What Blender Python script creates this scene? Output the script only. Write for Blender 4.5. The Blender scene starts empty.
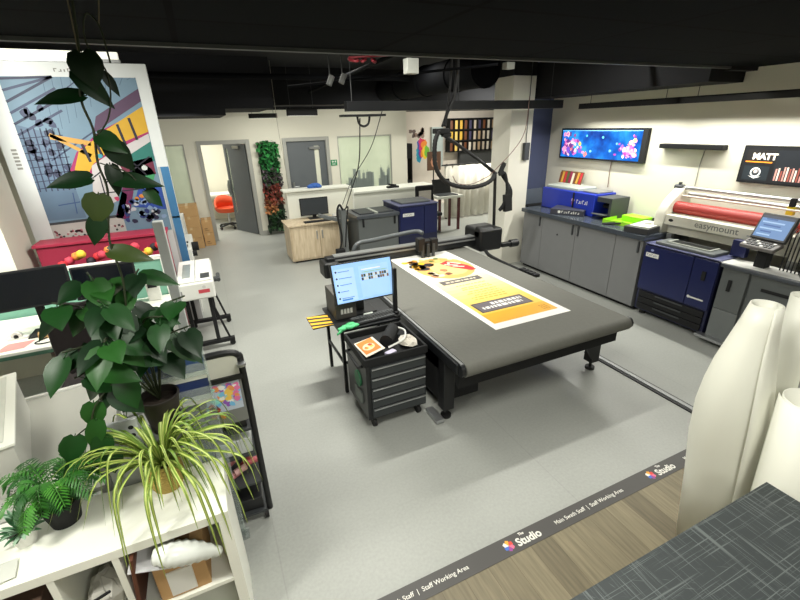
import bpy, math, random
from mathutils import Vector, Matrix, Euler
R = math.radians
rnd = random.Random(7)
sc = bpy.context.scene
COL = sc.collection

# ------------------------------------------------------------------ materials
def lin(c):
    c = c / 255.0
    return c / 12.92 if c <= 0.04045 else ((c + 0.055) / 1.055) ** 2.4
def L3(rgb): return tuple(lin(x) for x in rgb) + (1.0,)
_m = {}
def mat(key, rgb=(128, 128, 128), rough=0.5, metal=0.0, var=0.06, scale=9.0, bump=0.0, emit=0.0, spec=0.5):
    if key in _m: return _m[key]
    M = bpy.data.materials.new(key); M.use_nodes = True
    nt = M.node_tree; b = nt.nodes['Principled BSDF']
    b.inputs['Roughness'].default_value = rough; b.inputs['Metallic'].default_value = metal
    b.inputs['Specular IOR Level'].default_value = spec
    tc = nt.nodes.new('ShaderNodeTexCoord'); nz = nt.nodes.new('ShaderNodeTexNoise')
    nz.inputs['Scale'].default_value = scale; nz.inputs['Detail'].default_value = 4
    nt.links.new(tc.outputs['Object'], nz.inputs['Vector'])
    mr = nt.nodes.new('ShaderNodeMapRange'); mr.inputs[3].default_value = 1 - var * 1.5; mr.inputs[4].default_value = 1 + var * 1.5
    nt.links.new(nz.outputs[0], mr.inputs[0])
    mx = nt.nodes.new('ShaderNodeMix'); mx.data_type = 'RGBA'; mx.blend_type = 'MULTIPLY'; mx.inputs[0].default_value = 1
    mx.inputs[6].default_value = L3(rgb); nt.links.new(mr.outputs[0], mx.inputs[7])
    nt.links.new(mx.outputs[2], b.inputs['Base Color'])
    if emit:
        nt.links.new(mx.outputs[2], b.inputs['Emission Color']); b.inputs['Emission Strength'].default_value = emit
    if bump:
        bp = nt.nodes.new('ShaderNodeBump'); bp.inputs['Strength'].default_value = bump; bp.inputs['Distance'].default_value = 0.01
        nt.links.new(nz.outputs[0], bp.inputs['Height']); nt.links.new(bp.outputs[0], b.inputs['Normal'])
    _m[key] = M
    return M
def c(rgb, rough=0.55, **k): return mat('paint_%d_%d_%d_%d' % (*rgb, int(rough * 100)) + ('e%d' % int(k.get('emit', 0) * 10) if k.get('emit') else ''), rgb, rough, **k)

def glassy(key, rgb, alpha, rough=0.1, trans=False):
    if key in _m: return _m[key]
    M = bpy.data.materials.new(key); M.use_nodes = True; nt = M.node_tree
    out = nt.nodes['Material Output']; b = nt.nodes['Principled BSDF']
    b.inputs['Base Color'].default_value = L3(rgb); b.inputs['Roughness'].default_value = rough
    tr = nt.nodes.new('ShaderNodeBsdfTransparent'); tr.inputs[0].default_value = (.93, .96, .94, 1)
    mx = nt.nodes.new('ShaderNodeMixShader')
    nz = nt.nodes.new('ShaderNodeTexNoise'); nz.inputs['Scale'].default_value = 3
    mr = nt.nodes.new('ShaderNodeMapRange'); mr.inputs[3].default_value = alpha * .85; mr.inputs[4].default_value = min(1, alpha * 1.15)
    nt.links.new(nz.outputs[0], mr.inputs[0]); nt.links.new(mr.outputs[0], mx.inputs[0])
    nt.links.new(tr.outputs[0], mx.inputs[1]); nt.links.new(b.outputs[0], mx.inputs[2]); nt.links.new(mx.outputs[0], out.inputs[0])
    _m[key] = M
    return M

def node_floor():
    M = mat('grey_vinyl_floor', (160, 162, 157), .42, var=.05, scale=2.2)
    nt = M.node_tree; b = nt.nodes['Principled BSDF']
    src = b.inputs['Base Color'].links[0].from_socket
    tc = nt.nodes.new('ShaderNodeTexCoord'); n2 = nt.nodes.new('ShaderNodeTexNoise'); n2.inputs['Scale'].default_value = 55; n2.inputs['Detail'].default_value = 6
    nt.links.new(tc.outputs['Object'], n2.inputs['Vector'])
    mr = nt.nodes.new('ShaderNodeMapRange'); mr.inputs[1].default_value = .3; mr.inputs[2].default_value = .7; mr.inputs[3].default_value = .93; mr.inputs[4].default_value = 1.05
    nt.links.new(n2.outputs[0], mr.inputs[0])
    # welded sheet seams
    sp = nt.nodes.new('ShaderNodeSeparateXYZ'); nt.links.new(tc.outputs['Object'], sp.inputs[0])
    ma = nt.nodes.new('ShaderNodeMath'); ma.operation = 'PINGPONG'; ma.inputs[1].default_value = .92
    nt.links.new(sp.outputs[0], ma.inputs[0])
    lt = nt.nodes.new('ShaderNodeMath'); lt.operation = 'LESS_THAN'; lt.inputs[1].default_value = .004; nt.links.new(ma.outputs[0], lt.inputs[0])
    m2 = nt.nodes.new('ShaderNodeMath'); m2.operation = 'MULTIPLY_ADD'; m2.inputs[1].default_value = -.1; nt.links.new(lt.outputs[0], m2.inputs[0]); nt.links.new(mr.outputs[0], m2.inputs[2])
    mx = nt.nodes.new('ShaderNodeMix'); mx.data_type = 'RGBA'; mx.blend_type = 'MULTIPLY'; mx.inputs[0].default_value = 1
    nt.links.new(src, mx.inputs[6]); nt.links.new(m2.outputs[0], mx.inputs[7]); nt.links.new(mx.outputs[2], b.inputs['Base Color'])
    return M
def node_wood():
    M = mat('oak_plank_vinyl', (150, 132, 100), .5, var=.0); nt = M.node_tree; b = nt.nodes['Principled BSDF']
    tc = nt.nodes.new('ShaderNodeTexCoord'); mp = nt.nodes.new('ShaderNodeMapping'); mp.inputs['Rotation'].default_value = (0, 0, R(90))
    nt.links.new(tc.outputs['Object'], mp.inputs[0])
    br = nt.nodes.new('ShaderNodeTexBrick'); br.inputs['Scale'].default_value = 1; br.inputs['Brick Width'].default_value = .9; br.inputs['Row Height'].default_value = .15
    br.inputs['Mortar Size'].default_value = .0012; br.inputs['Color1'].default_value = L3((140, 130, 104)); br.inputs['Color2'].default_value = L3((106, 97, 76)); br.inputs['Mortar'].default_value = L3((92, 80, 60))
    nt.links.new(mp.outputs[0], br.inputs[0])
    m2 = nt.nodes.new('ShaderNodeMapping'); m2.inputs['Scale'].default_value = (22, 1.6, 1); nt.links.new(tc.outputs['Object'], m2.inputs[0])
    nz = nt.nodes.new('ShaderNodeTexNoise'); nz.inputs['Scale'].default_value = 2.4; nz.inputs['Detail'].default_value = 8; nt.links.new(m2.outputs[0], nz.inputs['Vector'])
    mr = nt.nodes.new('ShaderNodeMapRange'); mr.inputs[1].default_value = .3; mr.inputs[2].default_value = .7; mr.inputs[3].default_value = .72; mr.inputs[4].default_value = 1.15; nt.links.new(nz.outputs[0], mr.inputs[0])
    mx = nt.nodes.new('ShaderNodeMix'); mx.data_type = 'RGBA'; mx.blend_type = 'MULTIPLY'; mx.inputs[0].default_value = 1
    nt.links.new(br.outputs[0], mx.inputs[6]); nt.links.new(mr.outputs[0], mx.inputs[7]); nt.links.new(mx.outputs[2], b.inputs['Base Color'])
    return M
def node_scratch():
    M = mat('scored_cutting_mat', (40, 46, 47), .62, var=.12, scale=3); nt = M.node_tree; b = nt.nodes['Principled BSDF']
    src = b.inputs['Base Color'].links[0].from_socket
    tc = nt.nodes.new('ShaderNodeTexCoord'); acc = None
    for sx, sy, rz, th, s in ((2.0, 150, 0, .60, 1), (150, 2.4, 0, .62, 2), (1.2, 60, 2, .66, 3), (70, 1.2, 2, .66, 5), (5, 90, 32, .70, 4), (9, 70, 70, .72, 7)):
        mp = nt.nodes.new('ShaderNodeMapping'); mp.inputs['Scale'].default_value = (sx, sy, 1); mp.inputs['Location'].default_value = (s * 3.1, s * 1.7, 0); mp.vector_type = 'POINT'
        rt = nt.nodes.new('ShaderNodeMapping'); rt.inputs['Rotation'].default_value = (0, 0, R(rz)); nt.links.new(tc.outputs['Object'], rt.inputs[0]); nt.links.new(rt.outputs[0], mp.inputs[0])
        nz = nt.nodes.new('ShaderNodeTexNoise'); nz.inputs['Scale'].default_value = 1.6; nz.inputs['Detail'].default_value = 2; nt.links.new(mp.outputs[0], nz.inputs['Vector'])
        mr = nt.nodes.new('ShaderNodeMapRange'); mr.inputs[1].default_value = th; mr.inputs[2].default_value = th + .07; nt.links.new(nz.outputs[0], mr.inputs[0])
        if acc is None: acc = mr.outputs[0]
        else:
            mm = nt.nodes.new('ShaderNodeMath'); mm.operation = 'MAXIMUM'; nt.links.new(acc, mm.inputs[0]); nt.links.new(mr.outputs[0], mm.inputs[1]); acc = mm.outputs[0]
    mk = nt.nodes.new('ShaderNodeMath'); mk.operation = 'MULTIPLY'; mk.inputs[1].default_value = .25; nt.links.new(acc, mk.inputs[0])
    mx = nt.nodes.new('ShaderNodeMix'); mx.data_type = 'RGBA'; nt.links.new(mk.outputs[0], mx.inputs[0]); nt.links.new(src, mx.inputs[6]); mx.inputs[7].default_value = L3((150, 158, 156))
    nt.links.new(mx.outputs[2], b.inputs['Base Color'])
    return M
def node_tiles():
    M = mat('charcoal_ceiling_tile', (58, 62, 64), .95, var=.0, spec=.05); nt = M.node_tree; b = nt.nodes['Principled BSDF']
    tc = nt.nodes.new('ShaderNodeTexCoord')
    br = nt.nodes.new('ShaderNodeTexBrick'); br.offset = 0; br.inputs['Scale'].default_value = 1; br.inputs['Brick Width'].default_value = 1.2; br.inputs['Row Height'].default_value = .6
    br.inputs['Mortar Size'].default_value = .016; br.inputs['Color1'].default_value = L3((17, 20, 22)); br.inputs['Color2'].default_value = L3((13, 16, 18)); br.inputs['Mortar'].default_value = L3((3, 3, 4))
    nt.links.new(tc.outputs['Object'], br.inputs[0]); nt.links.new(br.outputs[0], b.inputs['Base Color'])
    return M
def node_reef():
    M = mat('reef_video', (20, 90, 200), .3, var=0); nt = M.node_tree; b = nt.nodes['Principled BSDF']
    tc = nt.nodes.new('ShaderNodeTexCoord'); nz = nt.nodes.new('ShaderNodeTexNoise'); nz.inputs['Scale'].default_value = 4; nz.inputs['Detail'].default_value = 6
    nt.links.new(tc.outputs['Object'], nz.inputs['Vector'])
    cr = nt.nodes.new('ShaderNodeValToRGB'); e = cr.color_ramp.elements
    e[0].position = .32; e[0].color = L3((6, 52, 150)); e[1].position = .72; e[1].color = L3((60, 190, 240))
    x = cr.color_ramp.elements.new(.5); x.color = L3((14, 110, 215))
    nt.links.new(nz.outputs[0], cr.inputs[0]); nt.links.new(cr.outputs[0], b.inputs['Emission Color']); b.inputs['Emission Strength'].default_value = 1.35
    b.inputs['Base Color'].default_value = (0, 0, 0, 1)
    for l in list(b.inputs['Base Color'].links): nt.links.remove(l)
    return M
def node_birch():
    M = mat('pale_birch', (205, 186, 156), .5, var=0); nt = M.node_tree; b = nt.nodes['Principled BSDF']
    tc = nt.nodes.new('ShaderNodeTexCoord'); mp = nt.nodes.new('ShaderNodeMapping'); mp.inputs['Scale'].default_value = (8, 8, 1.2); nt.links.new(tc.outputs['Object'], mp.inputs[0])
    nz = nt.nodes.new('ShaderNodeTexNoise'); nz.inputs['Scale'].default_value = 3; nz.inputs['Detail'].default_value = 6; nt.links.new(mp.outputs[0], nz.inputs['Vector'])
    cr = nt.nodes.new('ShaderNodeValToRGB'); e = cr.color_ramp.elements; e[0].position = .3; e[0].color = L3((186, 166, 136)); e[1].position = .7; e[1].color = L3((216, 200, 172))
    nt.links.new(nz.outputs[0], cr.inputs[0]); nt.links.new(cr.outputs[0], b.inputs['Base Color'])
    return M

BLACK = mat('black_powder_coat', (17, 18, 20), .45, var=.1)
MATTE = mat('matte_black', (13, 14, 16), .8, var=.1)
RUBBER = mat('black_rubber', (16, 16, 17), .65)
VOID = mat('void_black', (13, 14, 19), .9, var=.1)
SATIN = mat('black_satin_metal', (20, 22, 25), .38, spec=.5)
WHITE = mat('white_wall_paint', (222, 219, 204), .85, var=.02, scale=1.5)
WPLAS = mat('white_plastic', (226, 226, 220), .4, var=.02)
WLAM = mat('white_laminate', (238, 239, 228), .4, var=.015, scale=2)
GREYM = mat('grey_metal', (150, 152, 152), .4, .6)
CHROME = mat('brushed_steel', (190, 192, 194), .28, .9)
CABG = mat('grey_cabinet_laminate', (118, 119, 120), .55, var=.03)
WORKT = mat('dark_grey_worktop', (66, 72, 80), .16, var=.04, spec=.7)
NAVY = mat('navy_press_panel', (19, 28, 78), .35, var=.04)
PRGREY = mat('press_grey_plastic', (96, 100, 100), .5, var=.03)
DKGREY = mat('dark_grey_plastic', (58, 61, 63), .5, var=.05)
SCREENOFF = mat('dark_screen', (16, 20, 26), .2, var=.02)
CARD = mat('brown_cardboard', (190, 152, 104), .85, var=.06)
DOORG = mat('grey_door_leaf', (92, 97, 101), .5, var=.03)
FRAMEG = mat('grey_door_frame', (160, 160, 154), .5, var=.03)
ACRYL = glassy('clear_acrylic', (225, 232, 232), .22, .08)
FROST = glassy('frosted_window_film', (206, 216, 196), .62, .35)
GLASS = glassy('clear_window_glass', (205, 218, 205), .3, .08)

# ------------------------------------------------------------------ geometry
ROOT = {}
class MB:
    def __init__(s, T=None): s.v = []; s.f = []; s.k = []; s.mats = []; s.T = T
    def mi(s, m):
        if m not in s.mats: s.mats.append(m)
        return s.mats.index(m)
    def add(s, vs, fs, m=None):
        o = len(s.v); T = s.T
        s.v += [(T @ Vector(p)) if T else Vector(p) for p in vs]
        for f in fs: s.f.append([o + i for i in f]); s.k.append(m)
        return s
    def box(s, x0, x1, y0, y1, z0, z1, m=None):
        return s.add([(x, y, z) for z in (z0, z1) for y in (y0, y1) for x in (x0, x1)],
                     [(0, 2, 3, 1), (4, 5, 7, 6), (0, 1, 5, 4), (2, 6, 7, 3), (0, 4, 6, 2), (1, 3, 7, 5)], m)
    def obox(s, ctr, size, rot=(0, 0, 0), m=None):
        E = Euler([R(a) for a in rot]).to_matrix(); ctr = Vector(ctr); a, b, d = [q / 2 for q in size]
        vs = [ctr + E @ Vector((x, y, z)) for z in (-d, d) for y in (-b, b) for x in (-a, a)]
        return s.add(vs, [(0, 2, 3, 1), (4, 5, 7, 6), (0, 1, 5, 4), (2, 6, 7, 3), (0, 4, 6, 2), (1, 3, 7, 5)], m)
    def cyl(s, p, q, r, r2=None, n=16, m=None):
        return s.tube([p, q], [r, r if r2 is None else r2], n, m)
    def tube(s, pts, r, n=8, m=None, caps=True):
        pts = [Vector(p) for p in pts]; k = len(pts); rr = r if isinstance(r, (list, tuple)) else [r] * k
        vs = []; fs = []; up = None
        for i, p in enumerate(pts):
            t = (pts[min(i + 1, k - 1)] - pts[max(i - 1, 0)]).normalized()
            if up is None: up = t.orthogonal().normalized()
            else: up = (up - t * up.dot(t)); up = up.normalized() if up.length > 1e-6 else t.orthogonal().normalized()
            w = t.cross(up)
            for j in range(n):
                a = 2 * math.pi * j / n; vs.append(p + (up * math.cos(a) + w * math.sin(a)) * rr[i])
        for i in range(k - 1):
            for j in range(n):
                a = i * n + j; b = i * n + (j + 1) % n; fs.append((a, b, b + n, a + n))
        if caps: fs += [tuple(range(n))[::-1], tuple(range((k - 1) * n, k * n))]
        return s.add(vs, fs, m)
    def lathe(s, prof, ctr, n=24, m=None, ax=None):
        vs = []; fs = []; cx, cy, cz = ctr
        for i, (r, z) in enumerate(prof):
            for j in range(n):
                a = 2 * math.pi * j / n; vs.append((cx + r * math.cos(a) + (ax[0] * z if ax else 0), cy + r * math.sin(a) + (ax[1] * z if ax else 0), cz + z))
        for i in range(len(prof) - 1):
            for j in range(n):
                a = i * n + j; b = i * n + (j + 1) % n; fs.append((a, b, b + n, a + n))
        return s.add(vs, fs, m)
    def ball(s, ctr, rx, ry=None, rz=None, n=14, m=None):
        ry = ry or rx; rz = rz or rx; vs = []; fs = []; h = n // 2
        for i in range(h + 1):
            t = math.pi * i / h
            for j in range(n):
                a = 2 * math.pi * j / n; vs.append((ctr[0] + rx * math.sin(t) * math.cos(a), ctr[1] + ry * math.sin(t) * math.sin(a), ctr[2] - rz * math.cos(t)))
        for i in range(h):
            for j in range(n):
                a = i * n + j; b = i * n + (j + 1) % n; fs.append((a, b, b + n, a + n))
        return s.add(vs, fs, m)
    def prism(s, pts, d, m=None):
        """pts: planar polygon (3-D), extruded by vector d"""
        n = len(pts); d = Vector(d); a = [Vector(p) for p in pts]
        return s.add(a + [p + d for p in a], [tuple(range(n))[::-1], tuple(range(n, 2 * n))] + [(i, (i + 1) % n, n + (i + 1) % n, n + i) for i in range(n)], m)
    def poly(s, pts, m=None): return s.add(pts, [tuple(range(len(pts)))], m)
    def build(s, name, m=None, parent=None, smooth=False, bev=0, loc=None, sub=0):
        off = Vector(ROOT[parent]) if parent else Vector(loc or (0, 0, 0))
        me = bpy.data.meshes.new(name); me.from_pydata([p - off for p in s.v], [], s.f)
        slots = []
        for q in s.k:
            q = q or m
            if q not in slots: slots.append(q)
        for q in slots: me.materials.append(q)
        me.polygons.foreach_set('material_index', [slots.index(q or m) for q in s.k])
        me.polygons.foreach_set('use_smooth', [bool(smooth)] * len(s.f)); me.update()
        o = bpy.data.objects.new(name, me); COL.objects.link(o)
        if parent: o.parent = parent
        else: o.location = off
        ROOT[o] = tuple(off)
        if bev:
            b = o.modifiers.new('Bevel', 'BEVEL'); b.width = bev; b.segments = 3; b.limit_method = 'ANGLE'; b.angle_limit = R(40)
            if not smooth: me.polygons.foreach_set('use_smooth', [True] * len(s.f)); b.harden_normals = True
        elif smooth == 'auto':
            me.set_sharp_from_angle(angle=R(35))
        if sub: q = o.modifiers.new('Subdivision', 'SUBSURF'); q.levels = q.render_levels = sub
        return o
def tag(o, label, cat, group=None):
    o['label'] = label; o['category'] = cat
    if group: o['group'] = group
    return o
def thing(name, label, cat, loc=(0, 0, 0), group=None):
    o = bpy.data.objects.new(name, None); o.empty_display_size = .1; COL.objects.link(o); o.location = loc; ROOT[o] = tuple(loc)
    return tag(o, label, cat, group)
def struct(name, mb, m=None, **k):
    o = mb.build(name, m, **k); o['kind'] = 'structure'; return o
def spline(pts, n=8):
    P = [Vector(p) for p in pts]; P = [P[0] * 2 - P[1]] + P + [P[-1] * 2 - P[-2]]; out = []
    for i in range(1, len(P) - 2):
        a, b, cc, d = P[i - 1:i + 3]
        for k in range(n):
            t = k / n; out.append(.5 * ((2 * b) + (cc - a) * t + (2 * a - 5 * b + 4 * cc - d) * t * t + (3 * b - a - 3 * cc + d) * t ** 3))
    out.append(P[-2]); return out

class Art:
    """flat printed matter: coloured shapes stacked in hair-thin layers on the plane o + u*U + v*V"""
    def __init__(s, o, U, V, eps=.0004):
        s.o = Vector(o); s.U = Vector(U).normalized(); s.V = Vector(V).normalized(); s.n = s.U.cross(s.V); s.mb = MB(); s.L = 1; s.eps = eps
    def p(s, u, v): return s.o + s.U * u + s.V * v + s.n * s.eps * s.L
    def rect(s, u0, v0, u1, v1, m): s.mb.poly([s.p(u0, v0), s.p(u1, v0), s.p(u1, v1), s.p(u0, v1)], m); return s
    def poly(s, pts, m): s.mb.poly([s.p(*q) for q in pts], m); return s
    def circ(s, u, v, r, m, n=14, ry=None):
        s.mb.poly([s.p(u + r * math.cos(2 * math.pi * i / n), v + (ry or r) * math.sin(2 * math.pi * i / n)) for i in range(n)], m); return s
    def blob(s, u, v, r, m, n=9, j=.4, ry=None):
        s.mb.poly([s.p(u + r * (1 - j * rnd.random()) * math.cos(2 * math.pi * i / n), v + (ry or r) * (1 - j * rnd.random()) * math.sin(2 * math.pi * i / n)) for i in range(n)], m); return s
    def line(s, a, b, w, m):
        a = Vector(a); b = Vector(b); d = (b - a).normalized(); q = Vector((-d.y, d.x)) * w / 2
        s.mb.poly([s.p(*(a - q)), s.p(*(b - q)), s.p(*(b + q)), s.p(*(a + q))], m); return s
    def text(s, t, u, v, size, m, bold=0.0, rot=0, sx=1.0, align='LEFT'):
        cu = bpy.data.curves.new('t', 'FONT'); cu.body = t; cu.size = size; cu.offset = bold; cu.resolution_u = 3; cu.align_x = align
        ob = bpy.data.objects.new('t', cu); COL.objects.link(ob)
        bpy.context.view_layer.update()
        me = bpy.data.meshes.new_from_object(ob.evaluated_get(bpy.context.evaluated_depsgraph_get()))
        ca, sa = math.cos(R(rot)), math.sin(R(rot))
        s.mb.add([s.p(u + (w.co.x * sx) * ca - w.co.y * sa, v + (w.co.x * sx) * sa + w.co.y * ca) for w in me.vertices], [tuple(f.vertices) for f in me.polygons], m)
        bpy.data.objects.remove(ob); bpy.data.curves.remove(cu); bpy.data.meshes.remove(me); return s
    def build(s, name, parent=None, **k): return s.mb.build(name, None, parent, **k)

def glyphs(a, u, v, w, h, n, m):
    """a word too small to read in the photograph: a run of letter-sized strokes"""
    st = w / n
    for i in range(n):
        x = u + i * st; hh = h * (1, .72, .72, 1, .72)[i % 5]
        if i % 3 == 0: a.rect(x, v, x + st * .25, v + hh, m); a.rect(x + st * .25, v + hh * .75, x + st * .75, v + hh, m)
        elif i % 3 == 1: a.rect(x, v, x + st * .75, v + hh * .28, m); a.rect(x + st * .45, v + hh * .28, x + st * .75, v + hh, m)
        else: a.rect(x + st * .2, v, x + st * .5, v + hh, m)
def leaf(mb, base, d, up, ln, w, m, fold=.25, droop=.25, kind='heart'):
    """a leaf blade: base point, pointing direction d, surface normal up"""
    d = Vector(d).normalized(); up = Vector(up); up = (up - d * up.dot(d)).normalized(); sd = d.cross(up); base = Vector(base)
    prof = {'heart': ((0, .30), (.1, .78), (.25, 1.0), (.45, .95), (.65, .68), (.85, .3), (1, .0)),
            'oval': ((0, .1), (.15, .5), (.35, .95), (.55, 1), (.75, .75), (.9, .38), (1, 0))}[kind]
    vs = []; fs = []
    for t, q in prof:
        ctr = base + d * ln * t - up * droop * ln * t * t
        for k in (-1, -.5, 0, .5, 1):
            back = -.10 * ln * abs(k) * (1 if kind == 'heart' and t < .12 else 0)
            vs.append(ctr + sd * w * .5 * q * k + up * fold * w * .5 * q * abs(k) + d * back)
    for i in range(len(prof) - 1):
        for j in range(4): a = i * 5 + j; fs.append((a, a + 1, a + 6, a + 5))
    mb.add(vs, fs, m)
def blade(mb, pts, w, ms, up=None):
    """long strap leaf with a mid stripe: pts centre line, ms=(edge, middle)"""
    P = spline(pts, 5); n = len(P); vs = []; fs = []; mm = []
    for i, p in enumerate(P):
        t = (P[min(i + 1, n - 1)] - P[max(i - 1, 0)]).normalized(); s = t.cross(Vector((0, 0, 1)))
        s = s.normalized() if s.length > .05 else Vector((1, 0, 0)); u = s.cross(t)
        ww = w * (min(1, .55 + 2 * i / n) * (1 - (i / (n - 1)) ** 3 * .92))
        for k in (-1, -.45, .45, 1): vs.append(p + s * ww * .5 * k + u * ww * .28 * abs(k))
    o = len(mb.v)
    for j, q in ((0, 0), (1, 1), (2, 0)):
        fs = [(i * 4 + j, i * 4 + j + 1, i * 4 + j + 5, i * 4 + j + 4) for i in range(n - 1)]
        if j == 0: mb.add(vs, fs, ms[q])
        else:
            for f in fs: mb.f.append([o + a for a in f]); mb.k.append(ms[q])

# ================================================================== SETTING
fl = MB().box(-3.4, 9, 1.30, 12.8, -.1, 0, node_floor()); struct('floor', fl)
wf = MB().box(-3.4, 9, -3, 1.30, -.1, 0, node_wood()); struct('floor_wood', wf)
UPB = mat('upper_wall_black', (13, 14, 19), .85, var=.05)

def holed_wall(name, x0, x1, y0, y1, zt, holes, m, zb=3.4):
    """wall along x with rectangular holes (hx0,hx1,hz0,hz1), painted black above zt"""
    b = MB(); xs = sorted({x0, x1} | {h[0] for h in holes} | {h[1] for h in holes})
    for a, e in zip(xs, xs[1:]):
        hs = [h for h in holes if h[0] <= a + 1e-6 and h[1] >= e - 1e-6]; z = 0
        for h in sorted(hs, key=lambda q: q[2]):
            if h[2] > z: b.box(a, e, y0, y1, z, h[2], m)
            z = h[3]
        b.box(a, e, y0, y1, z, zt, m)
    b.box(x0, x1, y0, y1, zt, zb, UPB)
    return struct(name, b)
D1 = (.05, 1.0, 0, 2.04); D2 = (1.80, 2.76, 0, 2.04); W1 = (-.92, -.24, .84, 2.04); W2 = (3.02, 4.40, .83, 2.08)
holed_wall('wall_back', -3.4, 4.82, 10.12, 10.24, 2.66, [W1, D1, D2, W2], WHITE)
struct('wall_recess', MB().box(4.82, 9, 11.5, 11.6, 0, 2.62, mat('recess_wall_paint', (224, 214, 202), .85, var=.03)).box(4.82, 9, 11.5, 11.6, 2.62, 3.4, UPB).box(4.70, 4.82, 10.24, 11.6, 0, 3.4, WHITE))
struct('wall_right', MB().box(5.5, 5.62, -3, 5.87, 0, 2.78, WHITE).box(5.5, 5.62, -3, 5.87, 2.78, 3.4, UPB))
struct('wall_return', MB().box(4.86, 5.62, 5.87, 5.97, 0, 3.4, mat('slate_blue_wall', (74, 82, 112), .7, var=.03)))
struct('wall_far', MB().box(9, 9.1, 5.97, 11.6, 0, 3.4, WHITE))
struct('wall_return_back', MB().box(5.62, 9, 5.87, 5.97, 0, 3.4, WHITE))
struct('wall_left', MB().box(-3.5, -3.4, -3, 12.8, 0, 2.8, WHITE).box(-3.5, -3.4, -3, 12.8, 2.8, 3.4, UPB))
struct('wall_front', MB().box(-3.5, 5.62, -3.1, -3, 0, 3.4, WHITE))
struct('wall_pillar', MB().box(-2.9, -1.76, 4.95, 5.5, 0, 3.4, WHITE))
struct('trim_pillar', MB().box(4.44, 4.86, 5.6, 6.05, 0, 2.92, mat('white_pillar_paint', (226, 223, 210), .8, var=.02)).box(4.44, 4.86, 5.6, 6.05, 2.92, 3.4, UPB))
# meeting rooms behind the back wall
struct('wall_meeting_room', MB().box(-3.4, 4.82, 12.7, 12.8, 0, 2.6, WHITE).box(1.42, 1.5, 10.24, 12.7, 0, 2.6, WHITE).box(-3.4, 4.82, 10.24, 12.8, 2.6, 2.7, WHITE).box(4.75, 4.82, 11.6, 12.8, 0, 2.6, WHITE))
struct('ceiling', MB().box(-3.4, 5.62, -3, 3.0, 2.755, 2.80, node_tiles()).box(-3.4, 5.62, 2.98, 3.04, 2.80, 3.4, VOID).box(-3.4, 9, 3.0, 12.8, 3.4, 3.5, VOID))
struct('trim_ceiling_edge', MB().box(-3.4, 5.5, 2.985, 3.03, 2.735, 2.765, mat('ceiling_edge_trim', (74, 78, 78), .6)))
struct('trim_black_soffit', MB().box(-3.4, 1.35, 8.2, 10.12, 2.62, 3.4, VOID).box(-3.4, .55, 8.2, 10.12, 2.52, 2.62, VOID).box(1.35, 9, 9.4, 10.12, 2.72, 3.4, VOID).box(4.82, 9, 10.2, 11.5, 2.62, 3.4, VOID).box(4.9, 5.5, 3.06, 5.87, 2.62, 3.1, VOID).box(5.1, 5.5, 2.95, 3.5, 2.72, 3.1, VOID))
struct('baseboard_back', MB().box(1.05, 1.76, 10.105, 10.12, 0, .09, FRAMEG).box(-3.4, 0, 10.105, 10.12, 0, .09, FRAMEG).box(2.8, 4.82, 10.105, 10.12, 0, .09, FRAMEG))
# windows
def window(name, h, sky=False):
    x0, x1, z0, z1 = h
    f = MB()
    for a in ((x0, x0 + .025, z0, z1), (x1 - .025, x1, z0, z1), (x0 + .025, x1 - .025, z0, z0 + .025), (x0 + .025, x1 - .025, z1 - .025, z1)): f.box(a[0], a[1], 10.13, 10.20, a[2], a[3])
    w = f.build(name, FRAMEG); w['kind'] = 'structure'
    g = MB().box(x0 + .025, x1 - .025, 10.155, 10.165, z0 + .025, z1 - .025).build('pane', FROST, w)
    if sky:
        a = Art((x0 + .03, 10.153, z0 + .03), (1, 0, 0), (0, 0, 1)); m = c((128, 138, 134), .7); u = .12; r2 = random.Random(4)
        while u < 1.28:
            wd = r2.uniform(.03, .085); hh = r2.uniform(.2, .52) * (1 if .28 < u < .8 or u > .98 else .6)
            if .82 < u < .98: u = .98
            a.rect(u, 0, min(u + wd, 1.3), hh, m)
            if r2.random() < .4: a.line((u + wd / 2, hh), (u + wd / 2, hh + .07), .008, m)
            u += wd * .8
        a.build('skyline_film', w)
    return w
window('window_1', W1); window('window_2', W2, True)
# door_1 (open into the meeting room) and door_2 (closed)
def door_frame(nm, h):
    x0, x1, z0, z1 = h; f = MB()
    f.box(x0 - .05, x0 + .03, 10.09, 10.25, 0, z1 + .05).box(x1 - .03, x1 + .05, 10.09, 10.25, 0, z1 + .05).box(x0 + .03, x1 - .03, 10.09, 10.25, z1 - .03, z1 + .05)
    o = f.build(nm, FRAMEG, bev=.004); o['kind'] = 'structure'; return o
f1 = door_frame('door_1', D1)
T1 = Matrix.Translation((.965, 10.20, 0)) @ Matrix.Rotation(R(-63), 4, 'Z')
l = MB(T1); l.box(-.88, -.80, -.02, .02, .01, 2.0); l.box(-.72, 0, -.02, .02, .01, 2.0); l.box(-.80, -.72, -.02, .02, .01, .45); l.box(-.80, -.72, -.02, .02, 1.9, 2.0); l.build('door_leaf', DOORG, f1)
MB(T1).box(-.80, -.72, -.004, .004, .45, 1.9).build('pane', GLASS, f1)
MB(T1).box(-.86, -.83, -.07, -.02, .85, 1.2).tube([(-.845, -.07, .9), (-.845, -.09, .95), (-.845, -.09, 1.1), (-.845, -.07, 1.15)], .012).build('handle', CHROME, f1)
MB(T1).box(-.45, -.2, -.06, -.02, 1.9, 1.96).build('door_closer', CHROME, f1)
f2 = door_frame('door_2', D2)
l = MB(); l.box(1.83, 2.46, 10.15, 10.19, .01, 2.01).box(2.57, 2.73, 10.15, 10.19, .01, 2.01).box(2.46, 2.57, 10.15, 10.19, .01, .5).box(2.46, 2.57, 10.15, 10.19, 1.9, 2.01); l.build('door_leaf', DOORG, f2)
MB().box(2.46, 2.57, 10.165, 10.172, .5, 1.9).build('pane', glassy('bright_door_glass', (226, 226, 212), .75, .25), f2)
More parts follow.
